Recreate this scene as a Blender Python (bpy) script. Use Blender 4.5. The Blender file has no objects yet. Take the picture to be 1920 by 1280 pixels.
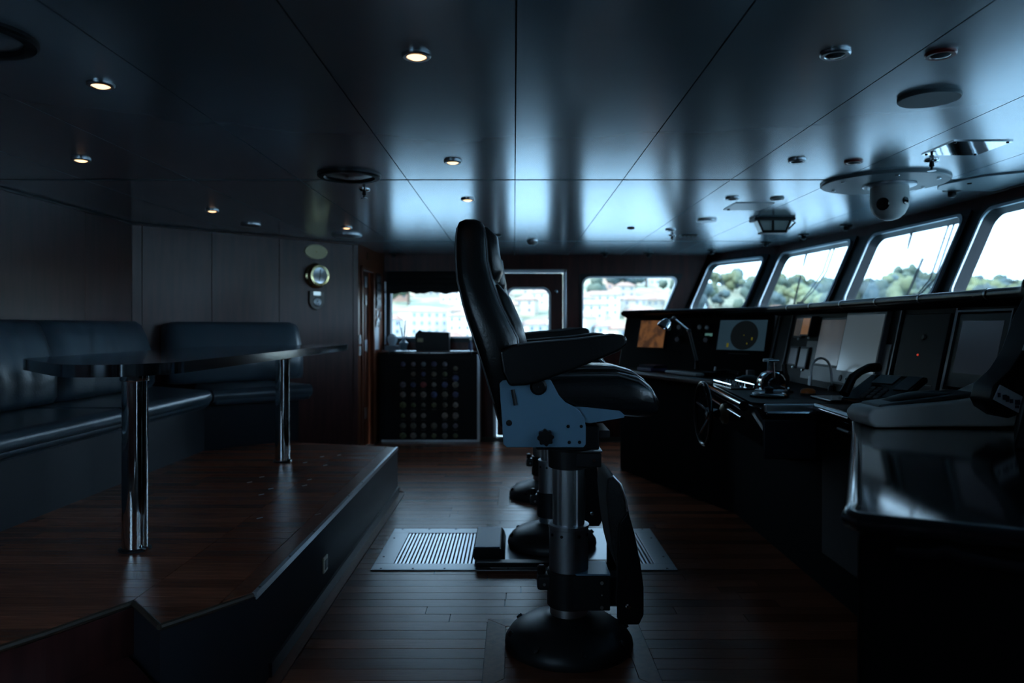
import bpy, bmesh, math, random
from mathutils import Vector, Matrix
R = random.Random(7)
scene = bpy.context.scene
C = scene.collection

# ------------------------------------------------------------------ camera, sky, sun, exposure
EYE = 1.22
cd = bpy.data.cameras.new('camera'); cam = bpy.data.objects.new('camera', cd); C.objects.link(cam)
cam.location = (0, 0, EYE); cam.rotation_euler = (math.pi/2, 0, 0)
cd.sensor_width = 36; cd.lens = 36*1400/1920
cd.shift_x = -4/1920; cd.shift_y = -27/1920
cd.clip_start = .05; cd.clip_end = 3000
cd.dof.use_dof = True; cd.dof.focus_distance = 2.75; cd.dof.aperture_fstop = 2.2
scene.camera = cam

world = bpy.data.worlds.new('sky'); scene.world = world; world.use_nodes = True
bgn = world.node_tree.nodes['Background']
bgn.inputs[0].default_value = (.50, .76, 1.0, 1); bgn.inputs[1].default_value = 9.0
sd = bpy.data.lights.new('sun', 'SUN'); sun = bpy.data.objects.new('sun', sd); C.objects.link(sun)
sd.energy = 9.0; sd.color = (1.0, .86, .70); sd.angle = .02
sun.rotation_euler = Vector((.60, .30, -.75)).to_track_quat('-Z', 'Y').to_euler()
vs = scene.view_settings
vs.view_transform = 'Standard'; vs.look = 'None'; vs.exposure = 0.0; vs.gamma = 1.0; vs.use_curve_mapping = False
scene.cycles.use_denoising = True
scene.cycles.max_bounces = 10; scene.cycles.transparent_max_bounces = 16
scene.cycles.sample_clamp_indirect = 6.0

# ------------------------------------------------------------------ materials
MATS = {}
def mat(name, col, rough=.5, metal=0., spec=.5, coat=0., bump=0., bscale=80., var=0., vscale=6., emit=None, estr=0., objvar=0., aniso=None, stretch=(1,1,1)):
    if name in MATS: return MATS[name]
    m = bpy.data.materials.new(name); m.use_nodes = True; MATS[name] = m
    nt = m.node_tree; N = nt.nodes; L = nt.links
    b = N['Principled BSDF']
    b.inputs['Base Color'].default_value = (*col, 1); b.inputs['Roughness'].default_value = rough
    b.inputs['Metallic'].default_value = metal; b.inputs['Specular IOR Level'].default_value = spec
    b.inputs['Coat Weight'].default_value = coat; b.inputs['Coat Roughness'].default_value = .08
    if emit:
        b.inputs['Emission Color'].default_value = (*emit, 1); b.inputs['Emission Strength'].default_value = estr
    tc = N.new('ShaderNodeTexCoord'); mp = N.new('ShaderNodeMapping'); mp.inputs['Scale'].default_value = stretch
    L.new(tc.outputs['Object'], mp.inputs['Vector'])
    if var > 0 or objvar > 0:
        nz = N.new('ShaderNodeTexNoise'); nz.inputs['Scale'].default_value = vscale; nz.inputs['Detail'].default_value = 5
        L.new(mp.outputs[0], nz.inputs['Vector'])
        mr = N.new('ShaderNodeMapRange'); mr.inputs[1].default_value = .3; mr.inputs[2].default_value = .7
        mr.inputs[3].default_value = 1-var; mr.inputs[4].default_value = 1+var
        L.new(nz.outputs[0], mr.inputs[0])
        src = mr.outputs[0]
        if objvar > 0:
            oi = N.new('ShaderNodeObjectInfo'); m2 = N.new('ShaderNodeMapRange')
            m2.inputs[3].default_value = 1-objvar; m2.inputs[4].default_value = 1+objvar
            L.new(oi.outputs['Random'], m2.inputs[0])
            mu = N.new('ShaderNodeMath'); mu.operation = 'MULTIPLY'
            L.new(src, mu.inputs[0]); L.new(m2.outputs[0], mu.inputs[1]); src = mu.outputs[0]
        hv = N.new('ShaderNodeHueSaturation'); hv.inputs['Color'].default_value = (*col, 1)
        L.new(src, hv.inputs['Value']); L.new(hv.outputs[0], b.inputs['Base Color'])
    if bump > 0:
        nb = N.new('ShaderNodeTexNoise'); nb.inputs['Scale'].default_value = bscale; nb.inputs['Detail'].default_value = 3
        L.new(mp.outputs[0], nb.inputs['Vector'])
        bp = N.new('ShaderNodeBump'); bp.inputs['Strength'].default_value = bump; bp.inputs['Distance'].default_value = .01
        L.new(nb.outputs[0], bp.inputs['Height']); L.new(bp.outputs[0], b.inputs['Normal'])
    return m

M = {}
M['ceil'] = mat('ceiling_panel', (.50, .58, .64), .21, .60, .6, var=.04, vscale=3)
M['ceil_back'] = mat('ceiling_gap', (.03, .035, .04), .7)
M['mahog'] = mat('mahogany_panel', (.060, .018, .017), .34, 0, .4, var=.35, vscale=4, stretch=(6, 6, .6))
M['mahog_red'] = mat('red_mahogany', (.075, .014, .010), .38, 0, .4, var=.35, vscale=4, stretch=(6, 6, .6))
M['doorwood'] = mat('door_wood', (.16, .045, .018), .35, 0, .5, var=.3, vscale=5, stretch=(8, 8, .6))
M['plank'] = mat('teak_plank', (.20, .068, .036), .27, 0, .18, var=.30, vscale=7, stretch=(1, 14, 1), objvar=.36, bump=.06, bscale=60)
M['inlay'] = mat('teak_border', (.19, .068, .036), .28, 0, .18, var=.25, vscale=7, stretch=(6, 6, 1), objvar=.12)
M['caulk'] = mat('caulk', (.006, .005, .005), .8)
M['riser'] = mat('dark_riser', (.016, .019, .026), .45, 0, .4)
M['alu'] = mat('brushed_aluminium', (.62, .66, .70), .33, 1, bump=.03, bscale=120, stretch=(1, 1, 1))
M['chrome'] = mat('chrome', (.75, .78, .80), .08, 1)
M['satin'] = mat('satin_steel', (.60, .64, .68), .34, 1)
M['mirror'] = mat('mirror_steel', (.70, .74, .78), .05, 1, bump=.02, bscale=14)
M['plate'] = mat('grey_painted_plate', (.15, .28, .40), .42, 0, .45)
M['leather'] = mat('black_leather', (.005, .006, .007), .30, 0, .5, bump=.10, bscale=160)
M['seat_leather'] = mat('seat_leather', (.006, .008, .010), .24, 0, .8, bump=.06, bscale=120)
M['sofa'] = mat('navy_leather', (.050, .078, .102), .32, 0, .65, bump=.10, bscale=70)
M['sofa_base'] = mat('settee_base', (.006, .011, .019), .5, 0, .3)
M['piping'] = mat('piping', (.10, .11, .12), .3)
M['black'] = mat('black_plastic', (.007, .007, .008), .42, 0, .25)
M['black_gloss'] = mat('black_gloss', (.006, .007, .008), .10, 0, .5, coat=.4)
M['black_metal'] = mat('black_metal', (.020, .021, .024), .42, .4)
M['rubber'] = mat('rubber', (.012, .012, .013), .6, bump=.5, bscale=220)
M['console'] = mat('console_vinyl', (.004, .004, .005), .5, 0, .12, bump=.05, bscale=150)
M['fascia'] = mat('console_fascia', (.007, .007, .008), .5, 0, .10)
M['console_body'] = mat('console_body', (.004, .004, .005), .85, 0, .05)
M['pod'] = mat('pod_lacquer', (.007, .007, .009), .16, 0, .5, coat=.5)
M['trimwood'] = mat('trim_wood', (.10, .07, .055), .35, var=.2, vscale=6, stretch=(1, 6, 1))
M['grey_panel'] = mat('grey_instrument_panel', (.13, .125, .135), .4)
M['machine'] = mat('grey_machine', (.62, .62, .61), .42)
M['table'] = mat('lacquer_table', (.012, .008, .008), .10, 0, .5, coat=.6, var=.3, vscale=4, stretch=(6, .7, 1))
M['table_edge'] = mat('lacquer_edge', (.13, .15, .17), .12, 1)
M['brass'] = mat('brass', (.55, .47, .25), .16, 1)
M['brass_dull'] = mat('dull_brass', (.20, .18, .115), .42, 1)
M['dial'] = mat('dial', (.80, .84, .86), .06, .6, .6, coat=1)
M['white'] = mat('white_plastic', (.62, .62, .60), .45)
M['cream'] = mat('cream_plastic', (.50, .45, .34), .45)
M['paper'] = mat('paper', (.62, .64, .68), .7)
M['lamp'] = mat('lamp_glow', (1, .8, .55), .4, emit=(1, .55, .28), estr=3.0)
M['lamp_off'] = mat('lamp_off', (.10, .11, .12), .25)
M['red'] = mat('red_rim', (.20, .012, .012), .3)
M['redled'] = mat('red_led', (.4, .02, .01), .4, emit=(1, .08, .04), estr=.35)
M['orange'] = mat('orange_knob', (.55, .13, .015), .4)
M['blind'] = mat('blind_fabric', (.010, .011, .012), .8, bump=.2, bscale=40)
M['seam'] = mat('light_edge', (.40, .44, .48), .35, .8)

def glass_mat(name, tint=(.95, .98, 1), gloss=.06):
    m = bpy.data.materials.new(name); m.use_nodes = True; nt = m.node_tree; N = nt.nodes; L = nt.links
    N.remove(N['Principled BSDF'])
    t = N.new('ShaderNodeBsdfTransparent'); t.inputs[0].default_value = (*tint, 1)
    g = N.new('ShaderNodeBsdfGlossy'); g.inputs['Roughness'].default_value = .02
    lw = N.new('ShaderNodeLayerWeight'); lw.inputs[0].default_value = .35
    mu = N.new('ShaderNodeMath'); mu.operation = 'MULTIPLY'; mu.inputs[1].default_value = .5
    mx = N.new('ShaderNodeMixShader')
    L.new(lw.outputs['Fresnel'], mu.inputs[0]); L.new(mu.outputs[0], mx.inputs[0])
    L.new(t.outputs[0], mx.inputs[1]); L.new(g.outputs[0], mx.inputs[2])
    L.new(mx.outputs[0], N['Material Output'].inputs[0]); return m
M['glass'] = glass_mat('window_glass')

def screen_mat(name, c1, c2, scale, estr, rough=.25, base=(.02, .022, .025)):
    """a display: faint procedural picture that glows a little behind a glossy face"""
    m = bpy.data.materials.new(name); m.use_nodes = True; nt = m.node_tree; N = nt.nodes; L = nt.links
    b = N['Principled BSDF']; b.inputs['Base Color'].default_value = (*base, 1); b.inputs['Roughness'].default_value = rough
    tc = N.new('ShaderNodeTexCoord'); nz = N.new('ShaderNodeTexNoise'); nz.inputs['Scale'].default_value = scale; nz.inputs['Detail'].default_value = 4
    cr = N.new('ShaderNodeValToRGB'); cr.color_ramp.elements[0].color = (*c1, 1); cr.color_ramp.elements[1].color = (*c2, 1)
    cr.color_ramp.elements[0].position = .4; cr.color_ramp.elements[1].position = .62
    L.new(tc.outputs['Object'], nz.inputs['Vector']); L.new(nz.outputs[0], cr.inputs[0]); L.new(cr.outputs[0], b.inputs['Emission Color'])
    b.inputs['Emission Strength'].default_value = estr
    return m
M['scr_orange'] = screen_mat('chart_screen_orange', (.30, .13, .05), (.10, .05, .03), 14, .42)
M['scr_radar'] = screen_mat('radar_screen', (.020, .045, .065), (.022, .050, .072), 3, .6)
M['scr_chart'] = screen_mat('chart_screen_grey', (.075, .065, .058), (.12, .105, .09), 7, .28)
M['scr_bright'] = mat('pale_screen', (.25, .28, .30), .22, 0, .7, emit=(.26, .34, .38), estr=.13)
M['scr_dark'] = mat('dark_screen', (.02, .026, .034), .2, 0, .2, emit=(.05, .07, .10), estr=.12)
M['scope'] = mat('radar_scope', (.006, .008, .010), .5, 0, .06, emit=(.02, .03, .035), estr=.15)
M['yellow'] = mat('yellow_echo', (.3, .28, .02), .4, emit=(.5, .45, .03), estr=.15)
M['purple'] = mat('purple_cover', (.10, .085, .20), .5)
M['navy'] = mat('navy_cover', (.02, .03, .07), .5)

# ------------------------------------------------------------------ helpers
def at(px, py, Y):
    """world point at depth Y seen at photo pixel (px, py)"""
    return Vector(((px-964)*Y/1400, Y, EYE-(py-613)*Y/1400))
def box(bm, x0, x1, y0, y1, z0, z1, T=None):
    v = [bm.verts.new(T @ Vector(p) if T else p) for p in
         ((x0,y0,z0),(x1,y0,z0),(x1,y1,z0),(x0,y1,z0),(x0,y0,z1),(x1,y0,z1),(x1,y1,z1),(x0,y1,z1))]
    for f in ((0,3,2,1),(4,5,6,7),(0,1,5,4),(1,2,6,5),(2,3,7,6),(3,0,4,7)): bm.faces.new([v[i] for i in f])
def prism(bm, pts, f0, f1):
    """closed polygon pts (2D); f0/f1 map (a,b) to the two 3D faces"""
    a = [bm.verts.new(f0(*p)) for p in pts]; b = [bm.verts.new(f1(*p)) for p in pts]; n = len(pts)
    bm.faces.new(a[::-1]); bm.faces.new(b)
    for i in range(n): bm.faces.new((a[i], a[(i+1) % n], b[(i+1) % n], b[i]))
def slab(bm, pts, z0, z1): prism(bm, pts, lambda x, y: (x, y, z0), lambda x, y: (x, y, z1))
def side(bm, pts, y0, y1): prism(bm, pts, lambda x, z: (x, y0, z), lambda x, z: (x, y1, z))
def lathe(bm, prof, c=(0,0,0), seg=28, T=None, cap=True):
    rings = []; c = Vector(c)
    for r, z in prof:
        ring = []
        for k in range(seg):
            a = 2*math.pi*k/seg; p = Vector((r*math.cos(a), r*math.sin(a), z))
            ring.append(bm.verts.new((T @ p if T else p)+c))
        rings.append(ring)
    for i in range(len(rings)-1):
        for k in range(seg):
            bm.faces.new((rings[i][k], rings[i][(k+1) % seg], rings[i+1][(k+1) % seg], rings[i+1][k]))
    if cap:
        bm.faces.new(rings[0][::-1]); bm.faces.new(rings[-1])
def tube(bm, pts, r, seg=10, cap=True):
    pts = [Vector(p) for p in pts]; rings = []; up = None
    for i, p in enumerate(pts):
        d = (pts[min(i+1, len(pts)-1)]-pts[max(i-1, 0)]).normalized()
        if up is None:
            up = Vector((0,0,1)) if abs(d.z) < .9 else Vector((1,0,0))
        s = d.cross(up).normalized(); up = s.cross(d).normalized()
        rr = r[i] if isinstance(r, (list, tuple)) else r
        rings.append([bm.verts.new(p + s*(rr*math.cos(2*math.pi*k/seg)) + up*(rr*math.sin(2*math.pi*k/seg))) for k in range(seg)])
    for i in range(len(rings)-1):
        for k in range(seg): bm.faces.new((rings[i][k], rings[i][(k+1) % seg], rings[i+1][(k+1) % seg], rings[i+1][k]))
    if cap: bm.faces.new(rings[0][::-1]); bm.faces.new(rings[-1])
def torus(bm, c, R0, r, T=None, seg=36, s2=10):
    c = Vector(c); V = []
    for i in range(seg):
        a = 2*math.pi*i/seg; ring = []
        for k in range(s2):
            b = 2*math.pi*k/s2; q = R0+r*math.cos(b)
            p = Vector((q*math.cos(a), q*math.sin(a), r*math.sin(b))); ring.append(bm.verts.new((T @ p if T else p)+c))
        V.append(ring)
    for i in range(seg):
        for k in range(s2): bm.faces.new((V[i][k], V[(i+1) % seg][k], V[(i+1) % seg][(k+1) % s2], V[i][(k+1) % s2]))
def rrect(x0, x1, y0, y1, r, n=6):
    out = []
    for cx, cy, a0 in ((x1-r, y0+r, -90), (x1-r, y1-r, 0), (x0+r, y1-r, 90), (x0+r, y0+r, 180)):
        for i in range(n+1):
            a = math.radians(a0+90*i/n); out.append((cx+r*math.cos(a), cy+r*math.sin(a)))
    return out
def ringf(bm, outer, inner, F, c0, c1):
    """flat ring between two loops of equal count, thick from c0 to c1; F(a,b,c) -> point"""
    n = len(outer)
    A = [bm.verts.new(F(*p, c0)) for p in outer]; B = [bm.verts.new(F(*p, c0)) for p in inner]
    D = [bm.verts.new(F(*p, c1)) for p in outer]; E = [bm.verts.new(F(*p, c1)) for p in inner]
    for i in range(n):
        j = (i+1) % n
        bm.faces.new((A[i], A[j], B[j], B[i])); bm.faces.new((D[j], D[i], E[i], E[j]))
        bm.faces.new((B[i], B[j], E[j], E[i])); bm.faces.new((A[j], A[i], D[i], D[j]))
def loft(bm, rings, cap=True):
    V = [[bm.verts.new(p) for p in r] for r in rings]; n = len(V[0])
    for i in range(len(V)-1):
        for k in range(n): bm.faces.new((V[i][k], V[i][(k+1) % n], V[i+1][(k+1) % n], V[i+1][k]))
    if cap: bm.faces.new(V[0][::-1]); bm.faces.new(V[-1])
def sellipse(a, b, e=4, n=24):
    out = []
    for k in range(n):
        t = 2*math.pi*k/n; c, s = math.cos(t), math.sin(t)
        out.append((a*math.copysign(abs(c)**(2/e), c), b*math.copysign(abs(s)**(2/e), s)))
    return out
def rotz(a): return Matrix.Rotation(a, 3, 'Z')
def axis_to(d):
    """rotation taking +Z to d"""
    return Vector((0,0,1)).rotation_difference(Vector(d).normalized()).to_matrix()

def ob(name, bm, m, parent=None, bev=0, seg=2, label=None, ang=38, weld=False):
    bmesh.ops.recalc_face_normals(bm, faces=bm.faces)
    me = bpy.data.meshes.new(name)
    for f in bm.faces: f.smooth = True
    if not bev:
        for e in bm.edges:
            if len(e.link_faces) == 2 and e.calc_face_angle(0) > math.radians(ang): e.smooth = False
    bm.to_mesh(me); bm.free()
    o = bpy.data.objects.new(name, me); C.objects.link(o)
    me.materials.append(M[m] if isinstance(m, str) else m)
    if bev:
        b = o.modifiers.new('bevel', 'BEVEL'); b.width = bev; b.segments = seg; b.limit_method = 'ANGLE'; b.angle_limit = math.radians(40)
        w = o.modifiers.new('wn', 'WEIGHTED_NORMAL')
    if parent:
        o.parent = parent
        if parent.type == 'EMPTY': o.location = -parent.location
    if label: o['label'] = label
    return o
def tag(o, label, cat, group=None, kind=None):
    o['label'] = label; o['category'] = cat
    if group: o['group'] = group
    if kind: o['kind'] = kind
    return o
def thing(name, label, cat, loc=(0,0,0), group=None, kind=None):
    e = bpy.data.objects.new(name, None); C.objects.link(e); e.location = loc; e.empty_display_size = .1
    return tag(e, label, cat, group, kind)
def nb(): return bmesh.new()
UNIT = {}
def piece(name, m, c, s, parent, rz=0.):
    """a box piece that shares one unit mesh per material"""
    if m not in UNIT:
        bm = nb(); box(bm, -.5, .5, -.5, .5, -.5, .5); me = bpy.data.meshes.new('piece_'+m); bm.to_mesh(me); bm.free()
        me.materials.append(M[m]); UNIT[m] = me
    o = bpy.data.objects.new(name, UNIT[m]); C.objects.link(o)
    o.scale = s; o.rotation_euler = (0, 0, rz); o.parent = parent
    o.location = Vector(c) - (parent.location if parent.type == 'EMPTY' else Vector())
    return o
def copy_tree(o, parent=None):
    c = o.copy(); C.objects.link(c); c.parent = parent
    for ch in list(o.children): copy_tree(ch, c)
    return c
def clip_rect(poly, x0, x1, y0, y1):
    def cut(P, ins, inter):
        out = []
        for i in range(len(P)):
            a, b = P[i-1], P[i]
            if ins(b):
                if not ins(a): out.append(inter(a, b))
                out.append(b)
            elif ins(a): out.append(inter(a, b))
        return out
    def ix(x): return lambda a, b: (x, a[1]+(b[1]-a[1])*(x-a[0])/(b[0]-a[0]))
    def iy(y): return lambda a, b: (a[0]+(b[0]-a[0])*(y-a[1])/(b[1]-a[1]), y)
    P = list(poly)
    for ins, it in ((lambda p: p[0] >= x0, ix(x0)), (lambda p: p[0] <= x1, ix(x1)), (lambda p: p[1] >= y0, iy(y0)), (lambda p: p[1] <= y1, iy(y1))):
        if P: P = cut(P, ins, it)
    out = []
    for p in P:
        if not out or (abs(p[0]-out[-1][0])+abs(p[1]-out[-1][1])) > 1e-4: out.append(p)
    if len(out) > 1 and abs(out[0][0]-out[-1][0])+abs(out[0][1]-out[-1][1]) < 1e-4: out.pop()
    return out

# ------------------------------------------------------------------ room outline
H = 2.02; RAKE = .43; YF = 8.3; YN = -.6
FV = [(2.15, YF), (2.62, 7.35), (2.79, 5.85), (2.88, 4.55), (2.88, 3.40), (2.79, 2.10), (2.62, .60), (2.15, YN)]
ROOM = [(-2.94, YN), (-2.94, 5.74), (-1.50, 7.18), (-1.45, YF)] + FV
def area2(P): return sum(P[i-1][0]*P[i][1]-P[i][0]*P[i-1][1] for i in range(len(P)))

# ------------------------------------------------------------------ floor, platform
bm = nb(); slab(bm, [(-3.0, YN-.1), (-3.0, YF+.1), (2.75, YF+.1), (2.75, YN-.1)], -.12, -.006)
floor = tag(ob('floor', bm, 'caulk'), 'dark narrow-plank teak floor of the wheelhouse', 'floor', kind='structure')
CH = [(.21, 2.875), (.21, 4.14), (.21, 5.40)]         # chair pedestals
VENT = (-.72, .82, 3.737, 4.507)
holes = [VENT] + [(c[0]-.32, c[0]+.30, c[1]-.36, c[1]+.245) for c in (CH[0], CH[2])]
PW = .085; y = 1.90; row = 0
while y < 7.92:
    y0, y1 = y, y+PW; yc = (y0+y1)/2
    xl = -.80 if yc < 5.45 else (-1.44 if yc > 7.18 else -.80-(yc-5.45)*.38)
    xr = 1.62
    spans = [(xl, xr)]
    for hx0, hx1, hy0, hy1 in holes:
        if hy0 < yc < hy1:
            ns = []
            for a, b in spans:
                if hx0 > a and hx0 < b: ns.append((a, hx0))
                if hx1 < b and hx1 > a: ns.append((hx1, b))
                if b <= hx0 or a >= hx1: ns.append((a, b))
            spans = ns
    for a, b in spans:
        x = a + (R.uniform(.3, 1.1) if b-a > 1.2 else 0); cuts = [a] + ([x] if x > a+.05 else [])
        while cuts[-1] < b-1.3: cuts.append(cuts[-1]+R.uniform(.9, 1.25))
        cuts.append(b)
        for p, q in zip(cuts[:-1], cuts[1:]):
            if q-p < .03: continue
            piece('plank', 'plank', ((p+q)/2, yc, -.012+R.uniform(-.0004, .0004)), (q-p-.003, PW-.0035, .024), floor)
    y += PW; row += 1
# long border board beside the platform
piece('border_plank', 'inlay', (-.828, 3.7, -.006), (.05, 3.6, .014), floor)
# mitred frames let into the floor round two pedestals
for hx0, hx1, hy0, hy1 in holes[1:]:
    w = .075
    for P in ([(hx0, hy0), (hx1, hy0), (hx1-w, hy0+w), (hx0+w, hy0+w)], [(hx0, hy1), (hx1, hy1), (hx1-w, hy1-w), (hx0+w, hy1-w)],
              [(hx0, hy0), (hx0, hy1), (hx0+w, hy1-w), (hx0+w, hy0+w)], [(hx1, hy0), (hx1, hy1), (hx1-w, hy1-w), (hx1-w, hy0+w)]):
        cx = sum(p[0] for p in P)/4; cy = sum(p[1] for p in P)/4
        bm = nb(); slab(bm, [(cx+(p[0]-cx)*.994, cy+(p[1]-cy)*.994) for p in P], -.02, .001)
        ob('inlay_board', bm, 'inlay', floor)
    yy = hy0+w
    while yy < hy1-w-.02:
        h2 = min(PW, hy1-w-yy)
        piece('plank', 'plank', ((hx0+hx1)/2, yy+h2/2, -.012), (hx1-hx0-2*w-.004, h2-.0035, .024), floor); yy += PW

PZ = .34; PX = -.855
PLAT = [(PX, 2.469), (-1.049, 2.212), (-1.227, 2.406), (-1.36, 2.16), (-1.62, 1.75), (-2.93, 1.75), (-2.93, 5.72), (-2.05, 6.60), (-1.72, 5.72), (PX, 5.475)]
bm = nb(); slab(bm, PLAT, 0, PZ-.012)
plat = tag(ob('platform', bm, 'riser'), 'raised dark-faced platform carrying the settee and table', 'platform', kind='structure')
y = 1.76
while y < 6.4:
    for xa, xb in ((-2.9, -1.2285), (-1.2255, PX-.085)):
        xs = clip_rect(PLAT, xa, xb, y, y+PW-.003)
        if len(xs) < 3 or abs(area2(xs)) < .0006: continue
        lo = min(p[0] for p in xs); hi = max(p[0] for p in xs); cut = R.uniform(lo+.35*(hi-lo), lo+.7*(hi-lo))
        for a, b in ((lo, cut-.0015), (cut+.0015, hi)) if hi-lo > .9 else ((lo, hi),):
            q = clip_rect(xs, a, b, y, y+PW-.0035)
            if len(q) >= 3 and abs(area2(q)) > .0004:
                bm = nb(); slab(bm, q, PZ-.02, PZ); ob('plank', bm, 'plank', plat)
    y += PW
bm = nb(); slab(bm, [(PX-.082, 2.40), (PX-.014, 2.475), (PX-.014, 5.46), (PX-.082, 5.49)], PZ-.02, PZ+.0005); ob('border_plank', bm, 'inlay', plat)
bm = nb(); slab(bm, [(PX-.012, 2.469), (PX+.004, 2.469), (PX+.004, 5.475), (PX-.012, 5.475)], PZ-.02, PZ+.003)
nos = ob('metal_nosing', bm, 'seam', plat, label='bright metal strip along the platform edge')
for k in range(9): piece('screw', 'black_metal', (PX-.004, 2.52+k*.34, PZ+.0035), (.007, .007, .002), nos)
NOT = [(PX-.01, 2.47), (-1.049, 2.212), (-1.227, 2.406), (-1.36, 2.16), (-1.62, 1.75)]
for p_, q_ in zip(NOT[:-1], NOT[1:]):
    bm = nb(); tube(bm, [(*p_, PZ-.008), (*q_, PZ-.008)], .010, 8); ob('edge_trim', bm, mat('edge_trim', (.05, .035, .025), .5), plat)
for p_, q_ in zip(NOT[2:-1], NOT[3:]):
    d_ = (Vector(q_)-Vector(p_)).normalized(); o_ = Vector((-d_.y, d_.x))*.006
    if o_.x < 0: o_ = -o_
    bm = nb(); slab(bm, [tuple(Vector(p_)), tuple(Vector(q_)), tuple(Vector(q_)+o_), tuple(Vector(p_)+o_)], .17, PZ-.02); ob('riser_board', bm, 'mahog', plat)
bm = nb(); box(bm, PX-.002, PX+.012, 2.6, 5.47, .0, .05); ob('skirting', bm, 'riser', plat)
for px, py in ((572, 867), (604, 856), (636, 853), (610, 872), (580, 899), (571, 910), (508, 916), (490, 927), (487, 971), (596, 964), (468, 904), (491, 894)):
    Y = (EYE-PZ)*1400/(py-613); p = at(px, py, Y)
    piece('metal_dash', 'alu', (p.x, p.y, PZ+.0006), (.03, .006, .002), plat, rz=.9)  # short aluminium dashes lying on the platform boards
# lower step in the notch of the platform
bm = nb(); slab(bm, [(-1.06, 2.205), (-1.235, 2.39), (-1.37, 2.15), (-1.63, 1.74), (-1.63, 1.4), (-1.30, 1.4)], .0, .17)
tag(ob('step', bm, 'mahog', bev=.006), 'low wooden step at the near corner of the platform', 'step', kind='structure')
sk = thing('floor_socket', 'cream square socket on the dark platform riser', 'socket', (PX, 3.357, .15))
p = Vector((PX, 3.36, .155)); bm = nb(); box(bm, PX+.0005, PX+.009, 3.325, 3.395, .12, .19); ob('socket_plate', bm, 'cream', sk, bev=.003)
bm = nb(); box(bm, PX+.009, PX+.011, 3.338, 3.382, .135, .175); ob('socket_insert', bm, 'black', sk)

# ------------------------------------------------------------------ ceiling
bm = nb(); slab(bm, [(-3.1, YN-.2), (-3.1, YF+.35), (2.4, YF+.35), (3.0, 7.35), (3.2, 4.6), (3.2, 3.3), (3.0, .6), (2.4, YN-.2)], H+.016, H+.16)
ceiling = tag(ob('ceiling', bm, 'ceil_back'), 'blue-grey semi-gloss panelled ceiling', 'ceiling', kind='structure')
room_ccw = ROOM[::-1] if area2(ROOM) < 0 else ROOM
ys = [YN-.1, 1.158, 4.058, 6.957, YF+.1]
for i in range(-6, 6):
    for j in range(4):
        x0 = .005+.586*i; q = clip_rect(room_ccw, x0+.0025, x0+.5835, ys[j]+.016, ys[j+1]-.016)
        if len(q) >= 3 and abs(area2(q)) > .004:
            bm = nb(); slab(bm, q, H, H+.016); ob('ceiling_panel', bm, 'ceil', ceiling)

# ------------------------------------------------------------------ walls
def framed_window(n, F, W, z0, z1, label, rad=.07, fw=.035, fr='black_metal', parts=True):
    """window_n > frame, gasket, pane in the local frame F(a, z, c)"""
    e = thing('window_%d' % n, label, 'window', F(W/2, z0, 0), kind='structure')
    bm = nb(); ringf(bm, rrect(-.01, W+.01, z0-.01, z1+.01, .02), rrect(fw, W-fw, z0+fw, z1-fw, rad), F, -.018, .056); ob('frame', bm, fr, e, ang=30)
    bm = nb(); ringf(bm, rrect(fw-.012, W-fw+.012, z0+fw-.012, z1-fw+.012, rad), rrect(fw+.006, W-fw-.006, z0+fw+.006, z1-fw-.006, rad-.006), F, -.030, -.020)
    ob('bezel', bm, 'satin', e, ang=30)
    bm = nb(); P = rrect(fw-.01, W-fw+.01, z0+fw-.01, z1-fw+.01, rad); prism(bm, P, lambda a, b: F(a, b, .030), lambda a, b: F(a, b, .036)); ob('pane', bm, 'glass', e)
    return e
# far and near side walls
def side_wall(name, Y, sgn, xl, label):
    bm = nb(); y0, y1 = Y, Y+sgn*.10
    w0, w1 = (-1.41, -.41) if sgn > 0 else (-2.50, -1.40)
    for P in ([(xl, H), (2.15, H), (2.081, 1.86), (xl, 1.86)], [(xl, 0), (w0, 0), (w0, 1.86), (xl, 1.86)], [(w0, 0), (w1, 0), (w1, 1.06), (w0, 1.06)],
              [(w0, 1.83), (w1, 1.83), (w1, 1.86), (w0, 1.86)], [(w1, 0), (-.231, 0), (-.231, 1.86), (w1, 1.86)], [(.581, 0), (.735, 0), (.735, 1.86), (.581, 1.86)],
              [(.735, 0), (1.733, 0), (1.733, 1.05), (.735, 1.05)], [(.735, 1.80), (1.86, 1.80), (1.886, 1.86), (.735, 1.86)], [(1.5375, 1.05), (1.733, 1.05), (2.081, 1.86), (1.886, 1.86)]):
        side(bm, P, min(y0, y1), max(y0, y1))
    return tag(ob(name, bm, 'mahog_red'), label, 'wall', kind='structure')
side_wall('wall_far', YF, 1, -1.6, 'red mahogany side wall with a door between two windows')
side_wall('wall_near', YN, -1, -3.04, 'mahogany side wall behind the viewpoint')
def Fside(Y, sgn, x0): return lambda a, z, c: Vector((x0+a, Y+sgn*c, z))
def Fslant(Y, sgn):
    def F(a, z, c):
        w = (1.86-(1.80-z)*RAKE)-.735
        return Vector((.735+a/1.125*w, Y+sgn*c, z))
    return F
framed_window(1, Fside(YF, 1, -1.41), 1.0, 1.06, 1.83, 'square window behind the counter, half covered by a black blind', rad=.03, fw=.05)
framed_window(2, Fslant(YF, 1), 1.125, 1.05, 1.80, 'side window with slanted forward edge, right of the far door', rad=.09, fw=.03)
framed_window(11, Fside(YN, -1, -2.50), 1.10, 1.06, 1.83, 'guessed aft window in the wall behind the viewpoint, placed to light the near chair', rad=.03, fw=.05)  # guessed opening out of view, placed to light chair and pedestal from behind
framed_window(10, Fslant(YN, -1), 1.125, 1.05, 1.80, 'slanted side window behind the viewpoint', rad=.09, fw=.03)
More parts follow.
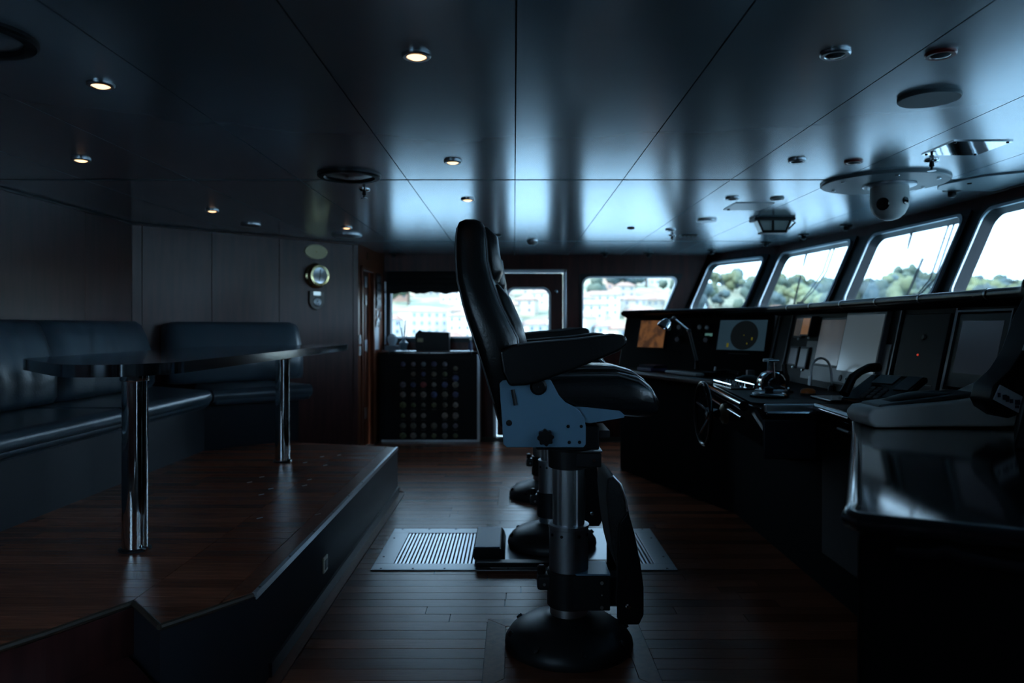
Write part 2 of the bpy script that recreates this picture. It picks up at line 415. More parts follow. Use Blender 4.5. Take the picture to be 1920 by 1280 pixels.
bm = nb(); side(bm, [(.72, 1.03), (1.53, 1.03), (1.88, 1.82), (.72, 1.82)], YN+.032, YN+.040); tag(ob('light_block_blind', bm, 'blind'), 'added black blind keeping light out of the side window behind the viewpoint', 'blind')  # unseen blind, added to cut light reaching chair and console from behind
def side_door(n, Y, sgn, label):
    F = Fside(Y, sgn, -.231); W = .812
    e = thing('door_%d' % n, label, 'door', F(W/2, 0, .03), kind='structure')
    bm = nb()
    for a0, a1, b0, b1 in ((0, .035, 0, 1.86), (W-.035, W, 0, 1.86), (0, W, 1.825, 1.86)):
        prism(bm, [(a0, b0), (a1, b0), (a1, b1), (a0, b1)], lambda a, b: F(a, b, -.02), lambda a, b: F(a, b, .09))
    ob('door_frame', bm, 'alu', e, bev=.004)
    g = rrect(.165, .165+.455, .86, 1.645, .075); o = rrect(.04, W-.04, .01, 1.82, .02)
    bm = nb(); ringf(bm, o, g, F, .030, .085); leaf = ob('door_leaf', bm, 'mahog_red', e, ang=30)
    bm = nb(); ringf(bm, rrect(.145, .64, .84, 1.665, .09), rrect(.172, .613, .867, 1.638, .07), F, .018, .034); ob('glass_trim', bm, 'satin', leaf, ang=30)
    bm = nb(); prism(bm, g, lambda a, b: F(a, b, .05), lambda a, b: F(a, b, .056)); ob('pane' if sgn > 0 else 'light_block_panel', bm, 'glass' if sgn > 0 else 'mahog_red', leaf)  # near door gets an added solid panel instead of glass, to block light
    for a in (.10, .70):
        bm = nb(); lathe(bm, [(.001, 0), (.018, .004), (.020, .018), (.012, .026), (.001, .028)], F(a, 1.615, .030), 14, axis_to((0, -sgn, 0)), cap=False); ob('dog_knob', bm, 'chrome', leaf)
    bm = nb(); tube(bm, [F(.09, .98, .03), F(.09, .98, -.02), F(.17, .98, -.025)], .009, 8); ob('lever_handle', bm, 'chrome', leaf)
side_door(1, YF, 1, 'dark red side door with rounded window and metal frame')
side_door(2, YN, -1, 'dark red side door behind the viewpoint')
# aft wall, angled wall with panels, short wall with open inner door
def flat_wall(name, a, b, label, seams, m, z1=H):
    a = Vector((*a, 0)); b = Vector((*b, 0)); u = (b-a).normalized(); L = (b-a).length; n = Vector((-u.y, u.x, 0))
    bm = nb(); prism(bm, [(0, 0), (L, 0), (L, z1), (0, z1)], lambda s, z: a+u*(s if (s > 0) == (name == 'wall_angled') else s+(-.12 if s <= 0 else .12))+n*.012+Vector((0,0,z)), lambda s, z: a+u*(s if (s > 0) == (name == 'wall_angled') else s+(-.12 if s <= 0 else .12))+n*.10+Vector((0,0,z)))
    w = tag(ob(name, bm, 'caulk'), label, 'wall', kind='structure')
    ss = [0]+seams+[L]
    for p, q in zip(ss[:-1], ss[1:]):
        bm = nb(); prism(bm, [(p+.002, 0), (q-.002, 0), (q-.002, z1), (p+.002, z1)], lambda s, z: a+u*s+Vector((0,0,z)), lambda s, z: a+u*s+n*.014+Vector((0,0,z)))
        ob('panel', bm, m, w, bev=.0015, seg=1)
    bm = nb(); tube(bm, [a+u*.0-n*.008+Vector((0,0,H-.006)), b-n*.008+Vector((0,0,H-.006))], .008, 6); ob('cornice_bead', bm, 'satin', w)
    return w, a, u, n
flat_wall('wall_aft', (-2.94, YN), (-2.94, 5.74), 'dark mahogany wall behind the long side of the settee', [.9, 2.1, 3.3, 4.75, 5.72], 'mahog')
wA, aA, uA, nA = flat_wall('wall_angled', (-2.94, 5.74), (-1.50, 7.18), 'angled panelled mahogany wall carrying the brass clock', [.075, .62, 1.22, 1.98], 'mahog')
# inner door wall
bm = nb(); side_pts = [(-1.50, 7.18), (-1.485, 7.30)]
a = Vector((-1.50, 7.18, 0)); b = Vector((-1.447, YF, 0)); u = (b-a).normalized(); n = Vector((-u.y, u.x, 0)); L = (b-a).length
def Fd(s, z, c): return a+u*s+n*c+Vector((0, 0, z))
for s0, s1, z0, z1 in ((0, .10, 0, H), (.62, L, 0, H), (.10, .62, 1.82, H)):
    prism(bm, [(s0, z0), (s1, z0), (s1, z1), (s0, z1)], lambda s, z: Fd(s, z, 0), lambda s, z: Fd(s, z, .1))
tag(ob('wall_door', bm, 'doorwood'), 'short reddish wood wall holding the narrow inner door', 'wall', kind='structure')
d3 = thing('door_3', 'narrow reddish wood inner door with steel hinges', 'door', Fd(.36, 0, .04), kind='structure')
bm = nb(); prism(bm, [(.13, .01), (.60, .01), (.60, 1.80), (.13, 1.80)], lambda s, z: Fd(s, z, .045), lambda s, z: Fd(s, z, .085)); ob('door_leaf', bm, mat('door_leaf', (.07, .018, .010), .4, var=.3, vscale=5, stretch=(8, 8, .6)), d3)
for s0, s1, z0, z1 in ((.10, .14, 0, 1.82), (.58, .62, 0, 1.82), (.10, .62, 1.78, 1.82)):
    bm = nb(); prism(bm, [(s0, z0), (s1, z0), (s1, z1), (s0, z1)], lambda s, z: Fd(s, z, -.018), lambda s, z: Fd(s, z, .02)); ob('casing', bm, 'doorwood', d3, bev=.004)
bm = nb(); tube(bm, [Fd(.34, .02, .03), Fd(.34, 1.70, .03)], .020, 10); ob('closing_post', bm, 'doorwood', d3)
for z in (.30, .98, 1.62):
    bm = nb(); prism(bm, [(.30, z), (.38, z), (.38, z+.11), (.30, z+.11)], lambda s, z: Fd(s, z, .006), lambda s, z: Fd(s, z, .012)); ob('hinge', bm, 'satin', d3)
bm = nb(); prism(bm, [(.31, 1.44), (.36, 1.44), (.36, 1.54), (.31, 1.54)], lambda s, z: Fd(s, z, .004), lambda s, z: Fd(s, z, .006)); st = ob('sticker', bm, 'white', d3)
bm = nb(); prism(bm, [(.32, 1.485), (.35, 1.485), (.35, 1.515), (.32, 1.515)], lambda s, z: Fd(s, z, .003), lambda s, z: Fd(s, z, .004)); ob('sticker_mark', bm, 'red', st)
for k, z in enumerate((.99, 1.10)):
    e = thing('light_switch', 'pale switch plate beside the inner door, %s of two' % ('lower' if k == 0 else 'upper'), 'switch', Fd(.05, z, 0), 'switch plates by the inner door')
    bm = nb(); prism(bm, rrect(.02, .085, z-.045, z+.045, .01, 3), lambda s, z: Fd(s, z, -.008), lambda s, z: Fd(s, z, 0)); ob('switch_plate', bm, 'white', e)
    bm = nb(); prism(bm, [(.035, z-.02), (.07, z-.02), (.07, z+.02), (.035, z+.02)], lambda s, z: Fd(s, z, -.012), lambda s, z: Fd(s, z, -.008)); ob('rocker', bm, 'satin', e)
bm = nb(); prism(bm, [(.35, 1.90), (.39, 1.90), (.39, 1.97), (.35, 1.97)], lambda s, z: Fd(s, z, -.006), lambda s, z: Fd(s, z, 0))
tag(ob('door_number_plate', bm, 'brass_dull'), 'small brass plate above the narrow inner door', 'plate')
# notices on the short wall
e = thing('notice_rack', 'dark rack of notices hanging beside the inner door', 'notice', Fd(.80, 1.4, 0))
bm = nb(); prism(bm, [(.72, 1.42), (.92, 1.42), (.92, 1.79), (.72, 1.79)], lambda s, z: Fd(s, z, -.012), lambda s, z: Fd(s, z, 0)); ob('backing', bm, 'black', e)
for k in range(4):
    z = 1.45+k*.085; bm = nb(); prism(bm, [(.73, z), (.91, z), (.91, z+.06), (.73, z+.06)], lambda s, z: Fd(s, z, -.018), lambda s, z: Fd(s, z, -.012)); ob('card', bm, mat('dark_card', (.08, .08, .09), .5), e)
e = thing('key_bunch', 'cluster of shiny keys and tags on hooks beside the inner door', 'keys', Fd(.80, 1.3, 0))
for k in range(9):
    s = R.uniform(.70, .92); z = R.uniform(1.26, 1.38); bm = nb()
    box(bm, -.012, .012, -.004, .004, -.05, .02, T=Matrix.Translation(Fd(s, z, -.012)) @ rotz(math.atan2(u.y, u.x)).to_4x4() @ Matrix.Rotation(R.uniform(-.5, .5), 4, 'Y'))
    ob('key_tag', bm, 'satin' if k % 3 else mat('teal_tag', (.03, .16, .20), .4), e)
bm = nb(); prism(bm, [(.66, .98), (.86, .98), (.86, 1.22), (.66, 1.22)], lambda s, z: Fd(s, z, -.004), lambda s, z: Fd(s, z, 0))
tag(ob('paper_sheet', bm, 'paper'), 'pale sheet of paper pinned beside the inner door', 'paper')

# forward wall: seven raked facets with windows
bmf = nb(); bmh = nb()
wins = [(.10, .91), (.085, .93), (.09, .945), (.065, .935), (.055, .91), (.07, .915), (.09, .90)]
Z0, Z1 = 1.36, 1.935; FR = []
labels = ['small corner window, farthest of the raked forward windows', 'second raked forward window, with a wiper outside', 'third raked forward window, with the larger wiper outside',
          'raked forward window cut by the right edge of the view', 'raked forward window beyond the right edge', 'raked forward window near the viewpoint', 'near corner raked forward window']
for i in range(7):
    p = Vector((*FV[i], 0)); q = Vector((*FV[i+1], 0)); u = (q-p).normalized(); L = (q-p).length
    nrm = u.cross(Vector((RAKE, 0, 1))).normalized()
    if nrm.x < 0: nrm = -nrm
    def F(a, z, c, p=p, u=u, nrm=nrm): return p+u*a+Vector((-(H-z)*RAKE, 0, z))+nrm*c
    a0, a1 = wins[i][0]*L, wins[i][1]*L
    for P, dst in (([(-.03, 1.28), (L+.03, 1.28), (L+.03, Z0), (-.03, Z0)], bmf), ([(-.03, Z0), (a0, Z0), (a0, Z1), (-.03, Z1)], bmf), ([(a1, Z0), (L+.03, Z0), (L+.03, Z1), (a1, Z1)], bmf),
              ([(-.03, Z1), (L+.03, Z1), (L+.03, H+.01), (-.03, H+.01)], bmh)):
        prism(dst, P, lambda a, z: F(a, z, 0), lambda a, z: F(a, z, .055))
    # vertical wall under the sill
    b0 = F(-.02, 1.29, 0); b1 = F(L+.02, 1.29, 0)
    prism(bmf, [(0, 0), (1, 0), (1, 1.29), (0, 1.29)], lambda a, z: Vector((b0.x+(b1.x-b0.x)*a, b0.y+(b1.y-b0.y)*a, z)), lambda a, z: Vector((b0.x+(b1.x-b0.x)*a+.1, b0.y+(b1.y-b0.y)*a, z)))
    def G(a, z, c, F=F, a0=a0): return F(a+a0, z, c)
    framed_window(3+i, G, a1-a0, Z0, Z1, labels[i], rad=.075, fw=.026); FR.append((G, a1-a0))
tag(ob('wall_front', bmf, 'black_metal'), 'black raked window posts and sill of the forward wall', 'wall', kind='structure')
tag(ob('trim_1', bmh, 'mahog_red'), 'red mahogany header band above the forward windows', 'trim', kind='structure')
# wipers outside two forward windows
for k, (wi, s) in enumerate(((1, .60), (2, .62))):
    G, W = FR[wi]
    e = thing('window_wiper', ['parked wiper outside the second forward window', 'parked wiper outside the third forward window'][k], 'wiper', G(W*s, Z0+.02, .10), 'window wipers')
    b0_, b1_, hb, ar_ = ((.43, .31, .46, .56), (.59, .58, .67, .68))[k]
    bm = nb(); tube(bm, [G(W*b0_, Z0+.02, .075), G(W*(b0_+b1_)/2, Z0+.17, .08), G(W*b1_, Z0+.36, .08)], .009, 8); ob('blade', bm, 'black', e)
    bm = nb(); tube(bm, [G(W*hb, Z0+.09, .065), G(W*(hb+.02), Z0+.10, .12)], .024, 12); ob('motor_hub', bm, 'black', e)
    for d in (0, .05):
        bm = nb(); tube(bm, [G(W*(hb+d*.5), Z0+.11, .09), G(W*(hb+.03+d), Z0+.22, .11), G(W*(ar_+d), Z0+.38, .11), G(W*(ar_+d), Z1+.03, .09)], .006, 8); ob('arm', bm, 'black_metal', e)
    for d in ((.25, .85), (.33, .84))[k]:
        hk = nb(); tube(hk, [G(W*d, Z1+.02, .08), G(W*(d+.005), Z1-.05, .085), G(W*(d+.02), Z1-.12, .09)], [.008, .010, .006], 8)
        tag(ob('awning_hook', hk, 'black'), 'dark hook hanging outside the top of the %s forward window, %s one' % (['second', 'third'][k], 'left' if d < .5 else 'right'), 'hook', 'hooks above the forward windows')

# ------------------------------------------------------------------ helm chairs
def make_chair(label):
    t = thing('helm_chair', label, 'chair', (0, 0, 0), 'helm chairs in a row')
    # pedestal
    bm = nb(); lathe(bm, [(.243, 0), (.246, .012), (.243, .030), (.225, .056), (.185, .084), (.135, .100), (.104, .108), (.088, .116), (.080, .122)], seg=48); base = ob('base', bm, 'black_metal', t)
    for k in range(8):
        a = math.radians(-90+45*k+10); bm = nb(); d = Vector((math.cos(a), math.sin(a), .9)).normalized()
        lathe(bm, [(.012, -.012), (.012, .012), (.007, .014)], (.224*math.cos(a), .224*math.sin(a), .052), 10, axis_to(d)); ob('bolt', bm, 'black_metal', base)
    bm = nb(); lathe(bm, [(.072, .12), (.072, .30)], seg=32); ob('lower_column', bm, 'satin', t)
    bm = nb(); lathe(bm, [(.075, .245), (.075, .450), (.078, .452), (.078, .464), (.066, .466)], seg=36); oc = ob('outer_column', bm, mat('dark_steel', (.42, .45, .49), .40, 1), t)
    for a in (-2.6, -2.0, -1.1, -.5):
        bm = nb(); lathe(bm, [(.006, -.002), (.006, .003)], (.075*math.cos(a), .075*math.sin(a), .43), 8, axis_to((math.cos(a), math.sin(a), 0))); ob('set_screw', bm, 'black', oc)
    # inner column with flutes
    prof = []
    for k in range(72):
        a = 2*math.pi*k/72; r = .0615 if (k % 12) in (0, 1, 2, 3, 4, 5, 6, 7, 8) else .0555; prof.append((r*math.cos(a), r*math.sin(a)))
    bm = nb(); slab(bm, prof, .40, .72); ob('inner_column', bm, 'satin', t, label='bright fluted steel tube')
    # top collar and clamp
    bm = nb(); lathe(bm, [(.070, .680), (.078, .684), (.080, .75), (.10, .756), (.10, .772)], seg=32); col = ob('collar', bm, 'black_metal', t)
    bm = nb(); box(bm, .01, .118, -.075, .075, .692, .748); ob('clamp_block', bm, 'black_metal', t, bev=.006)
    bm = nb(); box(bm, .02, .122, -.080, .06, .750, .755); ob('clamp_plate', bm, 'alu', t, bev=.002)
    bm = nb(); lathe(bm, [(.007, 0), (.007, .006)], (.09, -.075, .72), 10, axis_to((0, -1, 0))); ob('clamp_screw', bm, 'chrome', col)
    # foot-rest bracket
    bm = nb(); lathe(bm, [(.080, .154), (.083, .157), (.083, .288), (.080, .291)], seg=32); br = ob('bracket_ring', bm, 'black_metal', t)
    bm = nb(); box(bm, .0, .150, -.082, .082, .157, .288); ob('bracket_block', bm, 'black_metal', t, bev=.004)
    bm = nb(); box(bm, .02, .150, -.078, .078, .288, .294); ob('bracket_cap', bm, 'plate', t)
    bm = nb(); box(bm, -.122, -.05, -.035, .035, .215, .272); lug = ob('clamp_lug', bm, 'black_metal', t, bev=.012)
    bm = nb(); lathe(bm, [(.012, -.02), (.016, -.01), (.016, .014), (.010, .02)], (-.105, 0, .285), 12); ob('clamp_knob', bm, 'black', t)
    for x, z, r in ((-.095, .24, .006), (.118, .262, .007), (.118, .217, .003), (.118, .17, .007)):
        bm = nb(); lathe(bm, [(r, 0), (r*.9, .004)], (x, -.0825 if x > 0 else -.035, z), 10, axis_to((0, -1, 0))); ob('screw', bm, 'satin', br)
    # folded foot rest: textured tread with two side arms
    fr = [(.130, .665), (.150, .672), (.178, .640), (.196, .585), (.205, .525), (.206, .46), (.198, .40), (.185, .35), (.165, .34), (.150, .40), (.135, .50), (.126, .60)]
    bm = nb(); side(bm, fr, -.15, .15); foot = ob('foot_rest', bm, 'rubber', t, bev=.008, label='folded black textured tread')
    bm = nb()
    tube(bm, [(.150, -.145, .676), (.180, -.145, .644), (.199, -.145, .588), (.208, -.145, .525)], .0045, 6); ob('tread_edge', bm, 'satin', foot)
    for s in (-1, 1):
        arm = [(.170, .50), (.205, .55), (.228, .47), (.250, .36), (.262, .27), (.262, .17), (.245, .135), (.175, .135), (.165, .16), (.165, .34)]
        bm = nb(); side(bm, arm, s*.150-.009, s*.150+.009); ar = ob('foot_rest_arm', bm, 'black', foot, bev=.006)
        bm = nb(); lathe(bm, [(.010, 0), (.010, .005), (.005, .007)], (.205, s*.150+s*.009, .205), 12, axis_to((0, s, 0))); ob('pivot_screw', bm, 'chrome', ar)
    bm = nb(); tube(bm, [(.205, -.15, .205), (.205, .15, .205)], .012, 10); ob('pivot_rod', bm, 'black_metal', t)
    bm = nb(); box(bm, .14, .215, -.05, .05, .16, .27); ob('hinge_block', bm, 'black_metal', t, bev=.01)
    # seat carrier
    bm = nb(); box(bm, -.13, .10, -.16, .16, .772, .86); ob('carrier', bm, 'black_metal', t, bev=.006)
    bm = nb(); box(bm, .10, .140, -.15, .06, .815, .842); ob('slide_rail', bm, 'black_metal', t, bev=.003)
    plate = [(-.262, 1.02), (-.250, 1.032), (-.21, 1.036), (-.10, 1.034), (-.082, 1.034), (-.070, 1.012), (-.052, .978), (-.030, .955), (.000, .940), (.022, .922), (.036, .900), (.0425, .870), (.0425, .806), (.034, .796), (-.235, .796), (-.248, .806)]
    wing = [(-.07, .900), (-.065, .985), (-.02, .994), (.03, .992), (.086, .976), (.130, .950), (.165, .922), (.182, .906), (.180, .898), (.06, .878)]
    for s in (-1, 1):
        bm = nb(); side(bm, plate, s*.245-.004, s*.245+.004); pl = ob('side_plate', bm, 'plate', t, bev=.003)
        bm = nb(); side(bm, wing, s*.225-.003, s*.225+.003); ob('seat_wing', bm, 'plate', t, bev=.002)
        yo = s*.249
        for x, z, r in ((-.228, .882, .011), (-.02, .870, .006), (.026, .870, .006), (-.016, .814, .006), (.020, .814, .006)):
            bm = nb(); lathe(bm, [(r, -.002), (r, .002), (r*.6, .004)], (x, yo, z), 10, axis_to((0, s, 0))); ob('plate_screw', bm, 'black', pl)
        kn = []
        for k in range(32):
            a = 2*math.pi*k/32; r = .030 if (k % 4) in (0, 1) else .025; kn.append((-.10+r*math.cos(a), .833+r*math.sin(a)))
        bm = nb(); side(bm, kn, min(yo, yo+s*.028), max(yo, yo+s*.028)); ob('star_knob', bm, 'black', t, bev=.003)
        bm = nb(); tube(bm, [(-.215, yo+s*.006, 1.0), (-.205, yo+s*.010, .945)], .007, 8); ob('tilt_lever', bm, 'black', t)
        bm = nb(); lathe(bm, [(.028, -.004), (.030, .010), (.022, .018), (.001, .02)], (-.125, yo, 1.01), 20, axis_to((0, s, 0)), cap=False); ob('pivot_cap', bm, 'black', t)
    # seat cushion
    def seat_ring(x, zb, zt, w): 
        c = (zb+zt)/2
        return [Vector((x, p[0], c+p[1])) for p in sellipse(w, (zt-zb)/2, 5, 32)]
    bm = nb(); loft(bm, [seat_ring(*q) for q in ((-.215, .94, 1.00, .20), (-.20, .915, 1.045, .222), (-.10, .905, 1.052, .228), (.05, .902, 1.060, .232), (.17, .895, 1.060, .235), (.235, .890, 1.045, .234), (.280, .892, 1.012, .230), (.305, .905, .970, .215), (.312, .925, .950, .19))])
    seat = ob('seat', bm, 'seat_leather', t, ang=80)
    bm = nb(); loft(bm, [seat_ring(*q) for q in ((-.17, 1.0, 1.045, .12), (-.15, .99, 1.070, .135), (.05, .99, 1.080, .142), (.16, .99, 1.078, .145), (.225, .99, 1.060, .145), (.268, .985, 1.03, .142), (.290, .97, 1.0, .125))])
    ob('seat_pad', bm, 'seat_leather', seat, ang=80)
    for w in (.138, .225):
        for s in (-1, 1):
            bm = nb(); zz = .016 if w < .2 else -.004
            tube(bm, [(-.15, s*w*.95, 1.046+zz*.5), (.05, s*w, 1.052+zz), (.16, s*w, 1.052+zz), (.235, s*w, 1.030+zz), (.285, s*w*.97, .985+zz)], .0035, 6); ob('piping', bm, 'piping', seat)
    # backrest
    lv = [(.86, -.268, -.225, .17), (.945, -.292, -.205, .205), (1.03, -.316, -.185, .226), (1.095, -.336, -.180, .235), (1.18, -.364, -.190, .236), (1.244, -.386, -.222, .232), (1.30, -.402, -.250, .226), (1.394, -.425, -.284, .205),
          (1.46, -.431, -.299, .185), (1.534, -.432, -.303, .170), (1.580, -.428, -.312, .160), (1.606, -.418, -.326, .145), (1.617, -.400, -.345, .12)]
    bm = nb(); rings = []
    for z, xr, xf, w in lv:
        c = (xr+xf)/2; h = (xf-xr)/2; rings.append([Vector((c+p[1], p[0], z)) for p in sellipse(w, h, 4.5, 32)])
    loft(bm, rings); bk = ob('backrest', bm, 'leather', t, ang=80)
    pads = [(1.07, -.180, .130, 1), (1.14, -.166, .140, 1), (1.23, -.190, .142, 1), (1.33, -.235, .135, 1), (1.375, -.255, .128, 1)]
    def pad(lo, name):
        bm = nb(); rr = []
        for i, (z, xf, w, _) in enumerate(lo):
            e = .55 if i in (0, len(lo)-1) else 1; rr.append([Vector((xf-.03+p[1]*e, p[0], z)) for p in sellipse(w, .042, 3.5, 24)])
        loft(bm, rr); return ob(name, bm, 'leather', bk, ang=80)
    pad(pads, 'back_pad')
    pad([(1.395, -.262, .120, 1), (1.43, -.264, .125, 1), (1.50, -.276, .125, 1), (1.56, -.284, .118, 1), (1.59, -.296, .105, 1)], 'headrest_pad')
    for s in (-1, 1):
        bm = nb(); tube(bm, [(xf+.003-.012, s*w*.97, z) for z, xr, xf, w in lv[2:11]], .0032, 6); ob('piping', bm, 'piping', bk)
        bm = nb(); tube(bm, [(xr+.010, s*w*.97, z) for z, xr, xf, w in lv[1:11]], .0028, 6); ob('piping', bm, 'piping', bk)
    bm = nb(); tube(bm, [(-.318, -.20, 1.094), (-.25, -.236, 1.09), (-.19, -.237, 1.05)], .003, 6); ob('back_seam', bm, 'piping', bk)
    # armrests
    armp = [(-.262, 1.135), (-.215, 1.158), (-.165, 1.166), (.02, 1.182), (.130, 1.196), (.165, 1.193), (.180, 1.178), (.176, 1.158), (.150, 1.135), (.06, 1.098), (-.03, 1.062), (-.12, 1.030), (-.17, 1.018), (-.225, 1.015), (-.250, 1.06)]
    for s in (-1, 1):
        bm = nb(); side(bm, armp, s*.275-.038, s*.275+.038); ar = ob('armrest', bm, 'leather', t, bev=.016, seg=4)
        for q in (-.034, .034):
            bm = nb(); tube(bm, [(-.20, s*.275+q, 1.158), (-.165, s*.275+q, 1.164), (.02, s*.275+q, 1.180), (.13, s*.275+q, 1.194), (.165, s*.275+q, 1.188)], .003, 6); ob('piping', bm, 'piping', ar)
    return t
LB = ['nearest helm chair, black leather with high back and grey side plates', 'middle helm chair of the row, standing on the floor grille', 'farthest helm chair of the row, only its foot and arms showing']
ch0 = make_chair(LB[0])
for k, (x, y) in enumerate(CH):
    o = ch0 if k == 0 else copy_tree(ch0)
    o.location = (x, y, .001 if k != 1 else .022); o['label'] = LB[k]

# ------------------------------------------------------------------ floor grille under the middle chair
x0, x1, y0, y1 = VENT
g = thing('floor_grille', 'long aluminium ventilation grille let into the floor', 'grille', ((x0+x1)/2, (y0+y1)/2, 0))
bm = nb()
w = .10
box(bm, x0, x1, y0, y0+w, -.015, .006); box(bm, x0, x1, y1-w, y1, -.015, .006); box(bm, x0, x0+w, y0+w, y1-w, -.015, .006); box(bm, x1-w, x1, y0+w, y1-w, -.015, .006)
fr = ob('frame', bm, mat('grille_frame', (.30, .32, .34), .38, 1), g, bev=.002, seg=1)
bm = nb(); box(bm, -.12, .56, y0+.03, y1-.03, -.012, .016); ob('mounting_plate', bm, mat('grille_frame', (.3, .3, .3)), g, bev=.003)
for a, b in ((x0+w, -.12), (.56, x1-w)):
    n = int((b-a)/.0195)
    for k in range(n): piece('slat', 'alu', (a+(k+.5)*(b-a)/n, (y0+y1)/2, -.006), (.0105, y1-y0-2*w, .018), g)
bm = nb(); box(bm, x0+w, x1-w, y0+w, y1-w, -.0055, -.0045); 
bm.free()
for k in range(10):
    for yy in (y0+.02, y1-.02): piece('screw', 'black_metal', (x0+.05+k*(x1-x0-.1)/9, yy, .0065), (.010, .010, .003), fr)
for yy in (3.95, 4.3):
    for xx in (x0+.03, x1-.03): piece('screw', 'black_metal', (xx, yy, .0065), (.010, .010, .003), fr)
bx = thing('pedal_box', 'low black box with grey lid on the floor grille beside the chair foot', 'box', (-.10, 4.02, .016))
bm = nb(); side(bm, [(-.21, .0165), (-.045, .0165), (-.055, .055), (-.07, .075), (-.21, .075)], 3.86, 4.28); ob('box_body', bm, 'black', bx, bev=.006)
bm = nb(); box(bm, -.205, -.075, 3.875, 4.265, .075, .080); ob('box_lid', bm, 'plate', bx, bev=.002)
bm = nb(); box(bm, -.19, .60, 3.74, 3.80, .0165, .04); ob('cable_duct', bm, 'black', bx, bev=.004)

# ------------------------------------------------------------------ table
tb = thing('dining_table', 'long dark lacquered table with shiny edge on two chrome legs', 'table', (-1.51, 3.9, PZ))
TT = [(-2.12, 3.20), (-1.62, 2.665), (-1.42, 2.665), (-1.30, 2.86), (-1.305, 5.60), (-1.31, 5.95), (-1.73, 5.62), (-2.14, 5.12)]
cx = sum(p[0] for p in TT)/8; cy = sum(p[1] for p in TT)/8
def rounded(P, r, n=4):
    out = []
    for i in range(len(P)):
        a, b, c = Vector(P[i-1]), Vector(P[i]), Vector(P[(i+1) % len(P)])
        d1 = (a-b).normalized(); d2 = (c-b).normalized(); rr = min(r, .45*(a-b).length, .45*(c-b).length)
        p, q = b+d1*rr, b+d2*rr
        for k in range(n+1):
            t = k/n; out.append(tuple(p*(1-t)**2+b*2*t*(1-t)+q*t*t))
    return out
TR = rounded(TT, .09)
bm = nb(); slab(bm, [(cx+(x-cx)*.994, cy+(y-cy)*.997) for x, y in TR], 1.043, 1.085); ob('table_top', bm, 'table', tb, bev=.003)
bm = nb(); ringf(bm, TR, [(cx+(x-cx)*.994, cy+(y-cy)*.997) for x, y in TR], lambda a, b, c: Vector((a, b, c)), 1.040, 1.0845); ob('edge_band', bm, 'table_edge', tb, ang=50)
for x, y in ((-1.50, 2.954), (-1.516, 4.889)):
    bm = nb(); lathe(bm, [(.0475, PZ), (.0475, 1.043)], (x, y, 0), 28); lg = ob('leg', bm, 'chrome', tb)
    bm = nb(); lathe(bm, [(.053, 1.008), (.055, 1.012), (.055, 1.043)], (x, y, 0), 28); ob('leg_collar', bm, 'chrome', lg)
    bm = nb(); lathe(bm, [(.060, PZ+.001), (.060, PZ+.008), (.050, PZ+.012)], (x, y, 0), 28); ob('foot_ring', bm, 'black_metal', lg)
    bm = nb(); tube(bm, [(x+.045, y-.03, PZ+.015), (x+.066, y-.035, PZ+.012)], .009, 8); ob('foot_clamp', bm, 'chrome', lg)

# ------------------------------------------------------------------ settee
st = thing('settee', 'long L-shaped dark leather settee along the panelled walls', 'settee', (-2.6, 4.2, PZ))
XB = -2.93; XS = -2.14; KN = 5.296
d = Vector((.7071, .7071)); nn = Vector((.7071, -.7071))
W0 = Vector((-2.93, 5.735)); E1 = Vector((-1.58, 5.846)); FK = Vector((XS, KN))
IB = Vector((XB, 5.735))
endw = E1-nn*.86
bm = nb(); slab(bm, [(XB+.01, 1.78), (XS-.07, 1.78), (XS-.07, KN+.03), (E1.x-.10, E1.y-.03), (endw.x-.01, endw.y-.01), (XB+.01, 5.71)], PZ, .66); ob('base', bm, 'sofa_base', st)
def quad_cushion(name, P, z0, z1, bev=.035, m='sofa', parent=st, crown=.018):
    bm = nb(); slab(bm, P, z0, z1)
    o = ob(name, bm, m, parent, bev=bev, seg=4); return o
for ya, yb in ((1.80, 2.98), (2.99, 4.12), (4.13, KN+.12)):
    yc = min(yb, KN)
    quad_cushion('seat_cushion', [(XB+.16, ya), (XS-.01, ya), (XS-.01, yc if yb < KN else KN+.0), (XB+.16, yb if yb < KN else KN+.40)], .655, .775)
    bm = nb(); tube(bm, [(XS-.045, ya+.01, .725), (XS-.045, yc-.01, .725)], .05, 14); ob('front_roll', bm, 'sofa', st)
P1 = FK+Vector((.006, .006)); 
quad_cushion('seat_cushion', [tuple(P1), tuple(E1), tuple(E1-nn*.72), (XB+.40, 5.90)], .655, .775)
bm = nb(); tube(bm, [Vector((*(P1-nn*.04), .725)), Vector((*(E1-nn*.04), .725))], .048, 14); ob('front_roll', bm, 'sofa', st)
for y0_, y1_ in ((1.8, KN),):
    bm = nb(); tube(bm, [(XS-.055, y0_, .655), (XS-.055, y1_, .655)], .010, 8); ob('piping', bm, 'sofa', st)
